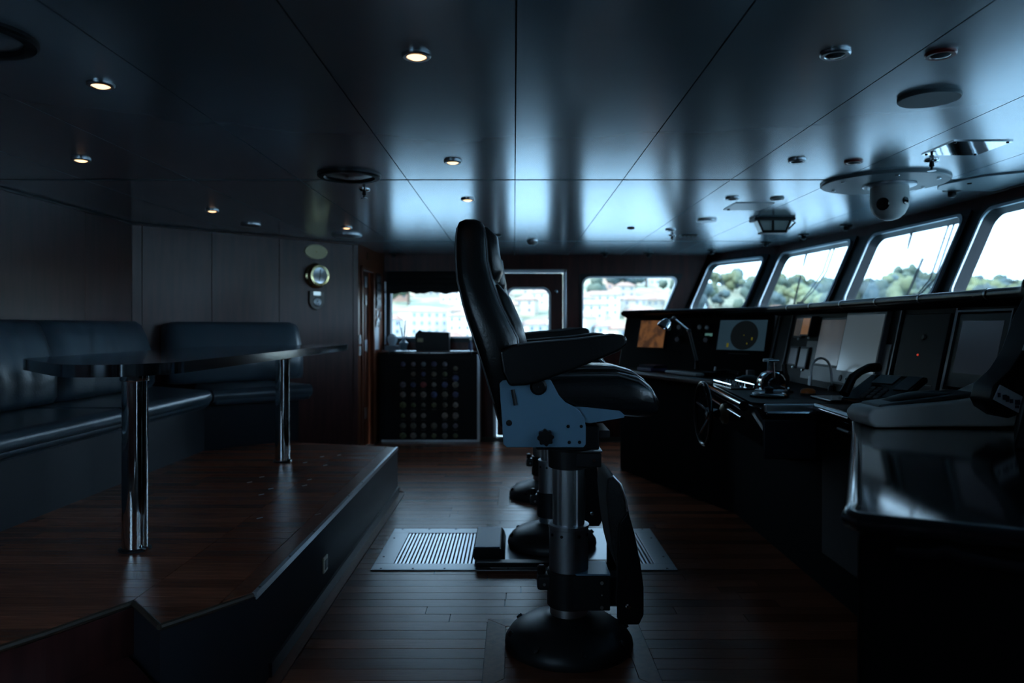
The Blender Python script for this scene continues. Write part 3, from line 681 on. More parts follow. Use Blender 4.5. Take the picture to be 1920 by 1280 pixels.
# back cushions: leaning slabs
def back_cushion(p, q, zt=1.262, thick=.17, zb=.78):
    p = Vector(p); q = Vector(q); u = (q-p).normalized(); n2 = Vector((u.y, -u.x)); L = (q-p).length
    n2 = n2 if (n2.x > 0) else -n2
    NZ = 9; NS = 14; bm = nb(); rows = []
    prof = []
    for k in range(24):
        pass
    # cross-section in (c, z): back vertical, front leaning with a crown
    sec = [(0, zb), (thick+.09, zb), (thick+.115, zb+.04), (thick+.115, zb+.16), (thick+.085, zb+.28), (thick+.05, zt-.10), (thick+.015, zt-.03), (thick-.03, zt), (.03, zt), (0, zt-.02)]
    for i in range(NS+1):
        s = L*i/NS; e = min(s, L-s); sh = 1-.16*max(0, 1-e/.07)**2; zz = .022*max(0, 1-e/.07)**2
        wob = .006*math.sin(i*2.1)+.004*math.sin(i*4.7)
        rows.append([Vector((*(p+u*s+n2*(c*sh+(wob if c > .1 else 0))), z-(zz if z > zb+.3 else 0))) for c, z in sec])
    loft(bm, rows); return ob('back_cushion', bm, 'sofa', st, ang=75)
for ya, yb in ((1.80, 2.72), (2.73, 3.66), (3.67, 4.36), (4.37, 5.56)): back_cushion((XB+.01, ya), (XB+.01, yb))
wp = Vector((-2.93, 5.75)); back_cushion(wp+d*.20+nn*.012, wp+d*1.30+nn*.012)

# ------------------------------------------------------------------ wall-mounted brass pieces on the angled wall
def Fa(s, z, c): return aA+uA*s+nA*(-c)+Vector((0, 0, z))
S0 = (Vector((-1.822, 6.858, 0))-aA).dot(uA); sc = 6.858/1400
nin = -nA
op = thing('oval_plaque', 'oval brass plaque above the round brass clock', 'plaque', Fa(S0, 1.9, 0))
bm = nb(); P = [(S0+.118*math.cos(t*math.pi/16), EYE+(613-472)*sc+.068*math.sin(t*math.pi/16)) for t in range(32)]; prism(bm, P, lambda s, z: Fa(s, z, 0), lambda s, z: Fa(s, z, .012)); ob('plaque_body', bm, 'brass_dull', op, bev=.003)
for ds in (-.10, 0, .10):
    bm = nb(); lathe(bm, [(.007, 0), (.005, .006)], Fa(S0+ds, EYE+(613-472)*sc, .012), 8, axis_to(nin)); ob('pin', bm, 'brass', op)
zc = EYE+(613-517)*sc
ck = thing('brass_clock', 'round brass ship clock with pale dial on the angled wall', 'clock', Fa(S0, zc, 0))
bm = nb(); lathe(bm, [(.115, 0), (.115, .012), (.098, .022), (.092, .030), (.092, .062), (.098, .066), (.094, .078), (.074, .080), (.070, .070)], Fa(S0, zc, 0), 40, axis_to(nin)); ob('clock_case', bm, 'brass', ck)
bm = nb(); lathe(bm, [(.073, .0715), (.073, .0735)], Fa(S0, zc, 0), 40, axis_to(nin)); dial = ob('dial', bm, 'dial', ck)
for ang, ln in ((1.50, .055), (-1.75, .050)):
    bm = nb(); tube(bm, [Fa(S0, zc, .078), Fa(S0+ln*math.cos(ang), zc+ln*math.sin(ang), .078)], .0028, 6); ob('hand', bm, 'black', dial)
bm = nb(); lathe(bm, [(.012, 0), (.009, .008)], Fa(S0+.102, zc-.01, .04), 10, axis_to(nin)); ob('hinge_lug', bm, 'brass', ck)
zs = EYE+(613-563)*sc; sh = thing('shield_plaque', 'wooden shield plaque with metal crest under the brass clock', 'plaque', Fa(S0, zs, 0))
shp = [(-.075, .085), (.075, .085), (.075, -.02), (.06, -.055), (.03, -.078), (0, -.09), (-.03, -.078), (-.06, -.055), (-.075, -.02)]
bm = nb(); prism(bm, [(S0+x, zs+z) for x, z in shp], lambda s, z: Fa(s, z, 0), lambda s, z: Fa(s, z, .022)); ob('shield', bm, mat('shield_wood', (.11, .09, .075), .35), sh, bev=.006)
bm = nb(); prism(bm, rrect(S0-.037, S0+.037, zs+.045, zs+.08, .006, 3), lambda s, z: Fa(s, z, .022), lambda s, z: Fa(s, z, .026)); ob('name_plate', bm, mat('bright_plate', (.85, .84, .80), .25, .6), sh)
bm = nb(); torus(bm, Fa(S0, zs-.015, .026), .034, .007, axis_to(nin), 24, 8); cr = ob('crest_ring', bm, 'satin', sh)
for k in range(6):
    t = k*math.pi/3+.5; bm = nb(); lathe(bm, [(.013, 0), (.009, .008), (.001, .010)], Fa(S0+.026*math.cos(t), zs-.015+.026*math.sin(t), .023), 8, axis_to(nin), cap=False); ob('crest_boss', bm, 'satin', cr)
bm = nb(); lathe(bm, [(.016, 0), (.011, .010), (.001, .013)], Fa(S0, zs-.015, .023), 10, axis_to(nin), cap=False); ob('crest_boss', bm, 'chrome', cr)
bm = nb(); prism(bm, rrect(S0+.16, S0+.30, .995, 1.03, .004, 2), lambda s, z: Fa(s, z, 0), lambda s, z: Fa(s, z, .012)); tag(ob('air_slot', bm, 'black'), 'narrow dark slot plate on the angled wall near the table end', 'vent')

# ------------------------------------------------------------------ counter with badge board under the far left window
YC = 7.94; XL, XR = -1.44, -.363
cb = thing('low_cabinet', 'low black cabinet with chrome trim under the blind window', 'cabinet', ((XL+XR)/2, 8.1, 0))
bm = nb(); box(bm, XL, XR, YC+.012, YF-.002, .0, .93); ob('body', bm, 'black', cb)
bm = nb(); box(bm, XL, XR+.02, YC-.01, YF-.002, .93, .953); ob('counter_top', bm, 'black_gloss', cb, bev=.004)
bm = nb(); box(bm, XL+.07, XR-.03, YC, YC+.012, .02, .90); ob('badge_board', bm, 'blind', cb)
bm = nb()
for q in ((XR-.03, XR, .0, .93), (XL+.03, XR, .0, .022)): box(bm, q[0], q[1], YC-.004, YC+.012, q[2], q[3])
ob('steel_trim', bm, 'satin', cb, bev=.003)
bm = nb(); tube(bm, [(XL+.03, YC-.012, .962), (XR, YC-.012, .962)], .008, 8); rl = ob('front_rail', bm, 'chrome', cb)
for x in (-1.33, -.9, -.45): 
    bm = nb(); tube(bm, [(x, YC-.012, .962), (x, YC-.012, .925)], .006, 8); ob('rail_post', bm, 'chrome', rl)
bcols = [(.10, .09, .07), (.12, .11, .13), (.05, .05, .09), (.20, .05, .05), (.13, .16, .18), (.16, .14, .12), (.06, .07, .14), (.09, .10, .05)]
for k, c in enumerate(bcols): M['badge%d' % k] = mat('badge_%d' % k, tuple(min(1, v*2.2) for v in c), .35, .2, var=.5, vscale=45)
bname = ['bronze', 'grey', 'dark blue', 'red', 'pale blue', 'tan', 'violet', 'olive']; ordn = ['top', 'second', 'third', 'fourth', 'fifth', 'sixth', 'seventh', 'bottom']; orc = ['leftmost', 'second', 'third', 'fourth', 'fifth', 'rightmost']
bmesh_badge = {}
cols = [755.6, 775, 794, 813.7, 834, 854]; rows = [682.5, 701, 721, 739.5, 759, 779, 798, 816.5]
bi = 0
for r_ in range(8):
    for c_ in range(6):
        if (r_, c_) in ((1, 0), (5, 3)): continue
        p = at(cols[c_], rows[r_]+(8 if c_ == 5 and r_ < 2 else 0), YC); kcol = R.choice((0, 0, 1, 1, 2, 3, 4, 5, 5, 6, 7)); rad = R.uniform(.024, .036)
        e = thing('badge', 'small %s badge, %s in the %s row of the black badge board' % (bname[kcol], orc[c_], ordn[r_]), 'badge', p, 'badges on the board')
        bm = nb(); lathe(bm, [(rad, -.001), (rad, .004), (rad*.8, .007), (.001, .008)], p, 14, axis_to((0, -1, 0)), cap=False); ob('disc', bm, 'badge%d' % kcol, e)
        bm = nb(); box(bm, p.x-.024, p.x+.024, YC-.003, YC, p.z-.052, p.z-.042); ob('caption', bm, mat('caption', (.10, .10, .10), .6), e)
# blind
bl = thing('roman_blind', 'black roman blind gathered at the top of the far left window', 'blind', (-.91, 8.24, 1.6))
for k in range(4):
    bm = nb(); rows_ = []
    for i in range(25):
        x = -1.40+.98*i/24; sag = .010*math.sin(i*.9+k)+.006*math.sin(i*2.3+k*2)
        z1_ = 1.835-.055*k; z0_ = z1_-(.09 if k < 3 else .075)+sag
        yy = 8.262-.012*k; rows_.append([Vector((x, yy+.008, z1_)), Vector((x, yy-.010, z1_-.01)), Vector((x, yy-.026-sag*.4, (z0_+z1_)/2-.015)), Vector((x, yy-.018, z0_)), Vector((x, yy+.002, z0_+.01))])
    loft(bm, rows_); ob('fold', bm, 'blind', bl, ang=70)
for x in (-1.425,):
    bm = nb(); tube(bm, [(x, 8.25, 1.03), (x, 8.25, 1.72)], .010, 8); ob('side_track', bm, 'satin', bl)
# things on the counter
rd = thing('reed_diffuser', 'small glass bottle with reed sticks on the far counter', 'diffuser', (-1.195, 8.08, .953))
bm = nb(); lathe(bm, [(.033, 0), (.036, .01), (.036, .06), (.048, .085), (.046, .10), (.020, .118), (.014, .13), (.014, .145)], (-1.195, 8.08, .953), 20); ob('bottle', bm, mat('diffuser_glass', (.16, .26, .32), .12, 0, .6), rd)
for dx, dy, h in ((-.05, .01, .33), (-.02, -.02, .26), (.03, .0, .36), (.045, .02, .24), (.012, .015, .34)):
    bm = nb(); tube(bm, [(-1.195, 8.08, 1.03), (-1.195+dx*.5, 8.08+dy*.5, .953+h*.6), (-1.195+dx, 8.08+dy, .953+h)], .004, 5); ob('reed', bm, 'black', rd)
tx = thing('tissue_box', 'grey tissue box with pulled tissue on the far counter', 'tissue box', (-1.32, 8.10, .953))
bm = nb(); box(bm, -1.395, -1.245, 8.04, 8.17, .953, 1.02); ob('carton', bm, mat('carton', (.14, .16, .18), .5), tx, bev=.006)
bm = nb(); lathe(bm, [(.03, 0), (.05, .05), (.055, .09), (.03, .12), (.012, .13)], (-1.32, 8.10, 1.018), 7); ob('tissue', bm, mat('tissue', (.40, .48, .54), .8), tx, ang=10)
dk = thing('desk_organiser', 'wide black box standing on the far counter before the window', 'box', (-.87, 8.10, .953))
bm = nb(); side(bm, [(-1.05, .953), (-.70, .953), (-.70, 1.165), (-.99, 1.175), (-1.02, 1.195), (-1.07, 1.14)], 8.03, 8.20); ob('case', bm, 'black', dk, bev=.008)
bm = nb(); box(bm, -1.04, -.98, 8.022, 8.032, 1.06, 1.10); ob('latch', bm, 'brass_dull', dk)
bt = thing('spray_bottle', 'slim blue bottle at the right end of the far counter', 'bottle', (-.47, 8.06, .953))
bm = nb(); lathe(bm, [(.022, 0), (.022, .08), (.012, .10), (.012, .13)], (-.47, 8.06, .953), 14); ob('bottle_body', bm, mat('blue_plastic', (.05, .07, .18), .3), bt)
bm = nb(); lathe(bm, [(.013, .128), (.013, .15)], (-.47, 8.06, .953), 12); ob('cap', bm, 'white', bt)

# ------------------------------------------------------------------ helm console
cs = thing('helm_console', 'wide black helm console with angled wings below the forward windows', 'console', (1.6, 3.98, 0))
bm = nb(); slab(bm, [(.645, 1.400), (1.345, 2.925), (1.44, 3.02), (1.44, 4.90), (1.40, 4.99), (.905, 6.38), (1.06, 6.66), (1.95, 5.4), (1.98, 2.6), (1.29, 1.068)], 0, .832); ob('body', bm, 'console_body', cs, bev=.01)
bm = nb(); slab(bm, [(1.34, 2.93), (1.38, 3.02), (1.38, 4.93), (1.347, 4.95), (.845, 6.36), (1.02, 6.64), (1.95, 5.4), (1.95, 2.75)], .832, .870); ob('desk_top', bm, 'console', cs, bev=.005)
bm = nb(); slab(bm, [(.642, 1.396), (1.345, 2.925), (1.95, 2.745), (1.95, 2.6), (1.30, 1.075)], .832, .869); ob('wing_top', bm, 'black_gloss', cs, bev=.006, label='polished black top of the near wing')
bm = nb(); tube(bm, [(1.350, 2.94, .856), (1.01, 2.20, .856), (.672, 1.475, .856), (.640, 1.415, .856), (.645, 1.390, .856), (.69, 1.366, .856), (1.3, 1.080, .856)], .019, 14); ob('edge_roll', bm, 'pod', cs)
bm = nb(); tube(bm, [(.70, 1.365, .812), (.745, 1.338, .814), (.765, 1.328, .824), (.79, 1.317, .816), (.86, 1.284, .808), (1.3, 1.075, .808)], .014, 12); ob('lower_roll', bm, 'pod', cs)
bm = nb(); tube(bm, [(.845, 6.36, .848), (1.347, 4.95, .848)], .022, 10); ob('desk_edge', bm, 'trimwood', cs)
# fascia and hood
SEC = [(-.04, .868), (.05, 1.300), (-.005, 1.322), (-.015, 1.340), (-.010, 1.356), (.02, 1.360), (.66, 1.360), (.66, .868)]
def Fm(yy, z, c): return Vector((1.78+(z-.87)*.2093-c, yy, z))
t0 = Vector((1.82, 5.30, 0)); tu = Vector((-.556, .831, 0)); tn = Vector((.831, .556, 0)); TL = 1.564
def Fw(t, z, c): return t0+tu*t+tn*(-.04+(z-.87)*.2093-c)+Vector((0, 0, z))
bm = nb(); prism(bm, SEC, lambda c, z: (1.82+c, 2.65, z), lambda c, z: (1.82+c, 5.30, z)); fa = ob('main_fascia', bm, 'fascia', cs)
SW = [(min(c, .42), z) for c, z in SEC]
bm = nb(); prism(bm, SW, lambda c, z: t0+tn*c+Vector((0,0,z)), lambda c, z: t0+tn*c+tu*TL+Vector((0,0,z))); ob('wing_fascia', bm, 'fascia', cs, bev=.02, seg=3)
s0 = Vector((1.82, 2.65, 0)); su = Vector((-.556, -.831, 0)); sn = Vector((.831, -.556, 0))
bm = nb(); prism(bm, SW, lambda c, z: s0+sn*c+Vector((0,0,z)), lambda c, z: s0+sn*c+su*.62+Vector((0,0,z))); ob('wing_fascia', bm, 'fascia', cs, bev=.02, seg=3)
bm = nb(); tube(bm, [t0+tu*TL*.98+Vector((0,0,1.346)), t0+tu*.04+Vector((0,0,1.346)), (1.812, 5.24, 1.346), (1.812, 2.67, 1.346), tuple(s0+su*.04+Vector((0,0,1.346))), tuple(s0+su*.61+Vector((0,0,1.346)))], .020, 12); hr = ob('hood_rail', bm, 'leather', cs)
for yy in (4.92, 4.55, 4.12, 3.72, 3.32, 2.85):
    bm = nb(); tube(bm, [(1.812, yy-.006, 1.346), (1.812, yy+.006, 1.346)], .0225, 14); ob('rail_ring', bm, 'satin', hr)
for yy in (5.22, 4.98, 3.58, 3.13):
    bm = nb(); prism(bm, [(yy-.006, .885), (yy+.006, .885), (yy+.006, 1.30), (yy-.006, 1.30)], lambda a_, z: Fm(a_, z, 0), lambda a_, z: Fm(a_, z, .012)); ob('panel_strip', bm, mat('strip', (.10, .10, .11), .35, .6), fa)
# pod with steering wheel
PODP = [(1.46, 4.60), (1.20, 4.55), (1.075, 3.47), (1.11, 3.40), (1.38, 3.40), (1.46, 3.40)]
bm = nb()
prism(bm, PODP, lambda x, y: (1.46-(1.46-x)*.55, y if x > 1.4 else 3.98+(y-3.98)*.96, .60), lambda x, y: (x, y, .862)); pod = ob('pod', bm, 'pod', cs, bev=.03, seg=4)
bm = nb(); slab(bm, [(1.46, 4.56), (1.22, 4.52), (1.10, 3.47), (1.13, 3.42), (1.46, 3.42)], .862, .872); ob('pod_top', bm, 'console', cs)
for P in ([(1.195, 4.53, .850), (1.078, 3.50, .850)], [(1.205, 4.50, .905), (1.225, 4.44, .905)]):
    bm = nb(); tube(bm, P, .024 if P[0][2] < .9 else .006, 14); ob('pod_rail', bm, 'black_gloss', pod)
bm = nb(); tube(bm, [(1.185, 4.50, .79), (1.075, 3.52, .79)], .012, 10); ob('pod_rail', bm, 'black_gloss', pod)
bm = nb(); box(bm, 1.135, 1.375, 3.372, 3.40, .835, .872); ob('end_strip', bm, 'alu', pod, bev=.006)
bm = nb(); tube(bm, [(1.14, 3.368, .832), (1.37, 3.368, .832)], .008, 8); ob('end_rail', bm, 'chrome', pod)
bm = nb(); side(bm, [(1.13, .62), (1.37, .62), (1.37, .80), (1.13, .80)], 3.385, 3.402); ob('end_panel', bm, mat('pod_panel', (.012, .014, .022), .3), pod, bev=.012, seg=3)
bm = nb(); tube(bm, [(1.372, 3.39, .852), (1.345, 2.96, .852)], .024, 12); ob('desk_rail', bm, 'pod', cs)
bm = nb(); tube(bm, [(1.345, 3.10, .80), (1.335, 2.97, .80)], .007, 8); ob('desk_handle', bm, 'satin', cs)
bm = nb(); box(bm, 1.385, 1.42, 2.99, 3.37, .20, .80); ob('front_panel', bm, 'console', cs, bev=.01)
# steering wheel
wc = Vector((1.0, 3.95, .763)); TX = axis_to((-1, 0, 0)); RW = .162
sw = thing('steering_wheel', 'slim black-rimmed steering wheel on the helm pod', 'steering wheel', wc)
bm = nb(); torus(bm, wc, RW, .011, TX, 48, 10); ob('rim', bm, 'black_gloss', sw)
for k in range(5):
    t = 2*math.pi*k/5+.3; bm = nb(); tube(bm, [wc+Vector((.035, .02*math.cos(t), .02*math.sin(t))), wc+Vector((.02, RW*.5*math.cos(t), RW*.5*math.sin(t))), wc+Vector((0, RW*math.cos(t), RW*math.sin(t)))], .006, 8); ob('spoke', bm, 'chrome', sw)
bm = nb(); lathe(bm, [(.001, .0), (.030, .004), (.034, .02), (.026, .05), (.020, .12)], wc+Vector((.01, 0, 0)), 20, axis_to((1, 0, 0)), cap=False); ob('hub', bm, 'chrome', sw)
bm = nb(); lathe(bm, [(.055, 0), (.052, .02), (.035, .03)], wc+Vector((.122, 0, 0)), 20, axis_to((-1, 0, 0))); ob('hub_boss', bm, 'brass_dull', sw)
# throttle control
tc_ = Vector((1.385, 4.02, .872))
th = thing('throttle_control', 'chrome twin-lever engine throttle with red band', 'throttle', tc_)
bm = nb(); lathe(bm, [(.085, 0), (.085, .010), (.07, .016)], tc_, 28); ob('base_plate', bm, 'satin', th)
bm = nb(); lathe(bm, [(.060, -.045), (.066, -.040), (.066, -.016), (.066, .016), (.066, .040), (.060, .045)], tc_+Vector((0, 0, .045)), 32, axis_to((0, 1, 0))); ob('drum', bm, 'chrome', th)
for y_ in (-.028, .028):
    bm = nb(); lathe(bm, [(.0675, -.008), (.0675, .008)], tc_+Vector((0, y_, .045)), 32, axis_to((0, 1, 0))); ob('red_band', bm, mat('red_band', (.30, .015, .03), .25), th)
for y_ in (-.052, .052):
    bm = nb(); lathe(bm, [(.030, -.006), (.030, .006)], tc_+Vector((0, y_, .045)), 20, axis_to((0, 1, 0))); lv_ = ob('lever_hub', bm, 'chrome', th)
    bm = nb(); tube(bm, [tc_+Vector((0, y_, .05)), tc_+Vector((-.004, y_, .10)), tc_+Vector((-.004, y_*.8, .165))], .006, 8); ob('lever', bm, 'chrome', th)
    bm = nb(); tube(bm, [tc_+Vector((-.03, y_*.8, .168)), tc_+Vector((.024, y_*.8, .168))], .010, 10); ob('grip', bm, 'chrome', th)
# small controls on the pod top
sp = thing('switch_panel', 'small chrome-edged switch panel on top of the helm pod', 'panel', (1.27, 4.25, .872))
bm = nb(); box(bm, 1.20, 1.34, 4.13, 4.50, .872, .884); ob('panel_plate', bm, 'black_gloss', sp, bev=.003)
for x in (1.205, 1.335):
    bm = nb(); tube(bm, [(x, 4.14, .90), (x, 4.49, .90)], .005, 8); q = ob('guard_rail', bm, 'chrome', sp)
    for y_ in (4.15, 4.31, 4.48): bm = nb(); tube(bm, [(x, y_, .88), (x, y_, .90)], .005, 6); ob('rail_post', bm, 'chrome', q)
for k in range(6):
    bm = nb(); lathe(bm, [(.008, 0), (.008, .008), (.004, .012), (.004, .025)], (1.27, 4.16+.06*k, .884), 10); ob('toggle', bm, 'satin', sp)
jp = thing('joystick_plate', 'round steering tiller plate in front of the throttle', 'control', (1.27, 3.72, .872))
bm = nb(); lathe(bm, [(.095, 0), (.095, .012), (.08, .018)], (1.27, 3.72, .872), 28); ob('plate', bm, 'black_gloss', jp)
bm = nb(); torus(bm, (1.27, 3.72, .888), .075, .006, None, 28, 8); ob('ring', bm, 'satin', jp)
bm = nb(); lathe(bm, [(.022, .016), (.018, .03), (.024, .045), (.001, .055)], (1.27, 3.72, .872), 16, cap=False); ob('tiller_knob', bm, 'black', jp)
bm = nb(); lathe(bm, [(.10, 0), (.095, .02), (.07, .045), (.03, .058), (.001, .06)], (1.42, 4.52, .870), 24, cap=False)
tag(ob('compass_dome', bm, 'black', ang=60), 'low black dome on the desk behind the throttle', 'dome')
ok = thing('orange_button', 'round orange mushroom button on the helm desk', 'button', (1.507, 3.83, .870))
bm = nb(); lathe(bm, [(.042, 0), (.040, .012)], (1.507, 3.83, .870), 20); ob('collar', bm, 'black', ok)
bm = nb(); lathe(bm, [(.036, .012), (.037, .024), (.028, .034), (.001, .038)], (1.507, 3.83, .870), 20, cap=False); ob('cap', bm, 'orange', ok, ang=60)
ms = thing('desk_lever', 'small chrome lever lying beside the orange button', 'lever', (1.47, 3.98, .870))
bm = nb(); lathe(bm, [(.02, 0), (.018, .014)], (1.47, 3.98, .870), 14); ob('lever_base', bm, 'black', ms)
bm = nb(); tube(bm, [(1.47, 3.98, .884), (1.44, 3.92, .90)], .006, 8); ob('lever_arm', bm, 'chrome', ms)
gm = thing('gooseneck_microphone', 'black gooseneck microphone arching over the helm desk', 'microphone', (1.745, 4.10, .870))
bm = nb(); lathe(bm, [(.022, 0), (.020, .02), (.012, .03)], (1.745, 4.10, .870), 16); ob('mic_base', bm, 'black_metal', gm)
pts = [(1.745, 4.10, .89), (1.742, 4.10, .96)] + [(1.685+.055*math.cos(t), 4.10, .975+.075*math.sin(t)) for t in [k*math.pi/10 for k in range(11)]] + [(1.628, 4.10, .945)]
bm = nb(); tube(bm, pts, .0065, 8); ob('flexible_neck', bm, 'satin', gm)
bm = nb(); tube(bm, [(1.628, 4.10, .95), (1.622, 4.10, .90)], .010, 10); ob('capsule', bm, 'satin', gm)
# telephone
tp = thing('desk_telephone', 'black desk telephone with slanted display on the helm desk', 'telephone', (1.62, 3.25, .870))
TM = Matrix.Translation((1.60, 3.24, .872)) @ Matrix.Rotation(.55, 4, 'Z')
def tbm(pts, y0, y1): 
    bm = nb(); prism(bm, pts, lambda x, z: TM @ Vector((x, y0, z)), lambda x, z: TM @ Vector((x, y1, z))); return bm
ob('stand', tbm([(-.10, 0), (.08, 0), (.09, .06), (-.08, .02)], -.09, .09), 'black', tp, bev=.005)
ob('phone_body', tbm([(-.11, .012), (-.11, .035), (.12, .135), (.125, .11)], -.13, .13), 'black_gloss', tp, bev=.008)
ob('display', tbm([(.035, .102), (.035, .104), (.105, .1345), (.105, .1325)], -.02, .075), mat('phone_lcd', (.30, .36, .38), .3), tp)
ob('label_strip', tbm([(-.01, .082), (-.01, .0845), (.105, .1345), (.105, .132)], -.115, -.05), mat('phone_strip', (.16, .18, .20), .35), tp)
for i in range(4):
    for j in range(3):
        x = -.085+i*.024; z = .035+(x+.11)*.4348
        ob('key', tbm([(x-.008, z-.003), (x-.008, z+.004), (x+.008, z+.011), (x+.008, z+.004)], -.03+j*.03, -.012+j*.03), 'grey_panel', tp)
bm = nb(); tube(bm, [TM @ Vector(p) for p in ((-.12, .105, .055), (-.06, .105, .125), (.0, .105, .150), (.06, .105, .165), (.125, .105, .165))], [.022, .019, .016, .019, .022], 12); ob('handset', bm, 'black', tp)
mp_ = nb(); box(mp_, 1.45, 1.72, 3.42, 3.66, .871, .886)
tag(ob('logbook', mp_, 'black_gloss', bev=.004), 'thin black folder lying between telephone and orange button', 'folder')

# ------------------------------------------------------------------ displays and gauges on the console
def display(name, label, F, s0, s1, z0, z1, scr, bez=.014, d=.014, m='black', low=0., cat='screen'):
    e = thing(name, label, cat, F((s0+s1)/2, z0, 0))
    bm = nb(); o = [(s0-bez, z0-bez-low), (s1+bez, z0-bez-low), (s1+bez, z1+bez), (s0-bez, z1+bez)]
    prism(bm, o, lambda a_, z: F(a_, z, -.004), lambda a_, z: F(a_, z, d)); ob('bezel', bm, m, e, bev=.004)
    bm = nb(); prism(bm, [(s0, z0), (s1, z0), (s1, z1), (s0, z1)], lambda a_, z: F(a_, z, d), lambda a_, z: F(a_, z, d+.0015)); s = ob('screen', bm, scr, e)
    return e, s
display('chart_display', 'amber chart screen at the far end of the console', Fw, 1.045, 1.345, 1.05, 1.275, 'scr_orange')
e, s = display('radar_display', 'blue radar screen with dark round scope on the far wing', Fw, .045, .475, 1.050, 1.272, 'scr_radar')
bm = nb(); P = [(.235+.125*math.cos(t*math.pi/18), 1.160+.108*math.sin(t*math.pi/18)) for t in range(36)]; prism(bm, P, lambda a_, z: Fw(a_, z, .0155), lambda a_, z: Fw(a_, z, .0165)); ob('scope', bm, 'scope', s)
for a_, z_, w_, h_ in ((.375, 1.085, .018, .03), (.16, 1.135, .010, .02), (.235, 1.16, .006, .006), (.20, 1.10, .006, .012)):
    bm = nb(); prism(bm, [(a_-w_/2, z_-h_/2), (a_+w_/2, z_-h_/2), (a_+w_/2, z_+h_/2), (a_-w_/2, z_+h_/2)], lambda p_, z: Fw(p_, z, .0165), lambda p_, z: Fw(p_, z, .018)); ob('echo', bm, 'yellow', s)
bm = nb(); prism(bm, [(.17, 1.020), (.36, 1.020), (.36, 1.027), (.17, 1.027)], lambda p_, z: Fw(p_, z, .013), lambda p_, z: Fw(p_, z, .0155)); ob('maker_strip', bm, 'grey_panel', e)
# instruments between the far screens
ig = [(.60, 1.215, 'white'), (.68, 1.22, 'satin'), (.60, 1.12, 'scr_dark'), (.80, 1.215, 'red'), (.90, 1.12, 'scr_dark'), (.90, 1.22, 'satin')]
pos = ['upper right pair, right one', 'upper right pair, left one', 'lower right', 'beside the reading lamp', 'lower left', 'upper left']
for k, (t_, z_, m_) in enumerate(ig):
    e = thing('panel_instrument', 'small square instrument on the far wing between the screens, %s' % pos[k], 'instrument', Fw(t_, z_, 0), 'instruments on the far wing')
    bm = nb(); prism(bm, rrect(t_-.034, t_+.034, z_-.034, z_+.034, .008, 3), lambda a_, z: Fw(a_, z, -.003), lambda a_, z: Fw(a_, z, .012)); ob('housing', bm, 'black', e)
    bm = nb(); lathe(bm, [(.020, 0), (.018, .006), (.012, .008)], Fw(t_, z_, .012), 16, axis_to(-tn)); ob('face', bm, m_ if m_ != 'white' else 'satin', e)
bm = nb(); prism(bm, [(.55, 1.150), (.62, 1.150), (.62, 1.172), (.55, 1.172)], lambda p_, z: Fw(p_, z, -.001), lambda p_, z: Fw(p_, z, .005))
tag(ob('digital_readout', bm, mat('readout', (.05, .09, .09), .4, emit=(.2, .5, .45), estr=.25)), 'small greenish digital readout beside the radar screen', 'readout')
# centre cluster
bm = nb(); o_ = [(3.62, .905), (4.66, .905), (4.66, 1.135), (3.62, 1.135)]; prism(bm, o_, lambda a_, z: Fm(a_, z, -.002), lambda a_, z: Fm(a_, z, .006)); ob('grey_panel', bm, 'grey_panel', fa, bev=.003)
gl = [('upper outer', 4.74, 4.86, 1.165, 1.275, 'scr_chart'), ('upper inner', 4.58, 4.69, 1.175, 1.275, 'gauge_amber'), ('lower outer', 4.74, 4.86, .985, 1.085, 'scr_dark'), ('lower inner', 4.58, 4.69, .975, 1.085, 'gauge_grey')]
M['gauge_amber'] = mat('gauge_amber', (.34, .16, .04), .35, emit=(.45, .20, .05), estr=.25); M['gauge_grey'] = mat('gauge_grey', (.07, .07, .055), .3)
for n_, y0_, y1_, z0_, z1_, m_ in gl:
    e, s = display('gauge_box', '%s square gauge box left of the chart screen' % n_, Fm, y0_, y1_, z0_, z1_, m_, bez=.012, d=.045 if 'upper inner' in n_ else .022, cat='gauge')
    bm = nb(); lathe(bm, [(.008, 0), (.006, .008)], Fm((y0_+y1_)/2, z0_-.022, .008), 10, axis_to((-1, 0, .2))); ob('gauge_knob', bm, 'satin', e)
display('plotter_display', 'tall grey chart plotter screen in the centre of the console', Fm, 4.155, 4.475, 1.005, 1.262, 'scr_chart', d=.012)
e, s = display('pale_display', 'large pale lit screen in the centre of the console', Fm, 3.70, 4.115, .985, 1.285, 'scr_bright', d=.026, m='grey_panel', low=.055)
for k in range(4):
    bm = nb(); lathe(bm, [(.006 if k != 2 else .011, 0), (.005 if k != 2 else .009, .005)], Fm(3.98-.035*k, .945, .027), 10, axis_to((-1, 0, .2))); ob('button', bm, 'white', e)
bm = nb(); lathe(bm, [(.018, 0), (.016, .003)], Fm(4.05, .945, .027), 14, axis_to((-1, 0, .2))); ob('speaker_dot', bm, 'black', e)
e = thing('alarm_panel', 'plain dark grey panel with a tiny red lamp right of the pale screen', 'panel', Fm(3.35, .95, 0))
bm = nb(); prism(bm, [(3.17, .90), (3.54, .90), (3.54, 1.28), (3.17, 1.28)], lambda a_, z: Fm(a_, z, -.002), lambda a_, z: Fm(a_, z, .010)); ob('plate', bm, mat('alarm_plate', (.022, .020, .023), .5, 0, .12), e, bev=.003)
bm = nb(); lathe(bm, [(.006, 0), (.004, .004)], Fm(3.36, 1.095, .010), 10, axis_to((-1, 0, .2))); ob('red_lamp', bm, 'redled', e)
bm = nb(); lathe(bm, [(.014, 0), (.010, .006)], Fm(3.34, 1.175, .010), 12, axis_to((-1, 0, .2))); ob('dimmer_knob', bm, 'black_metal', e)
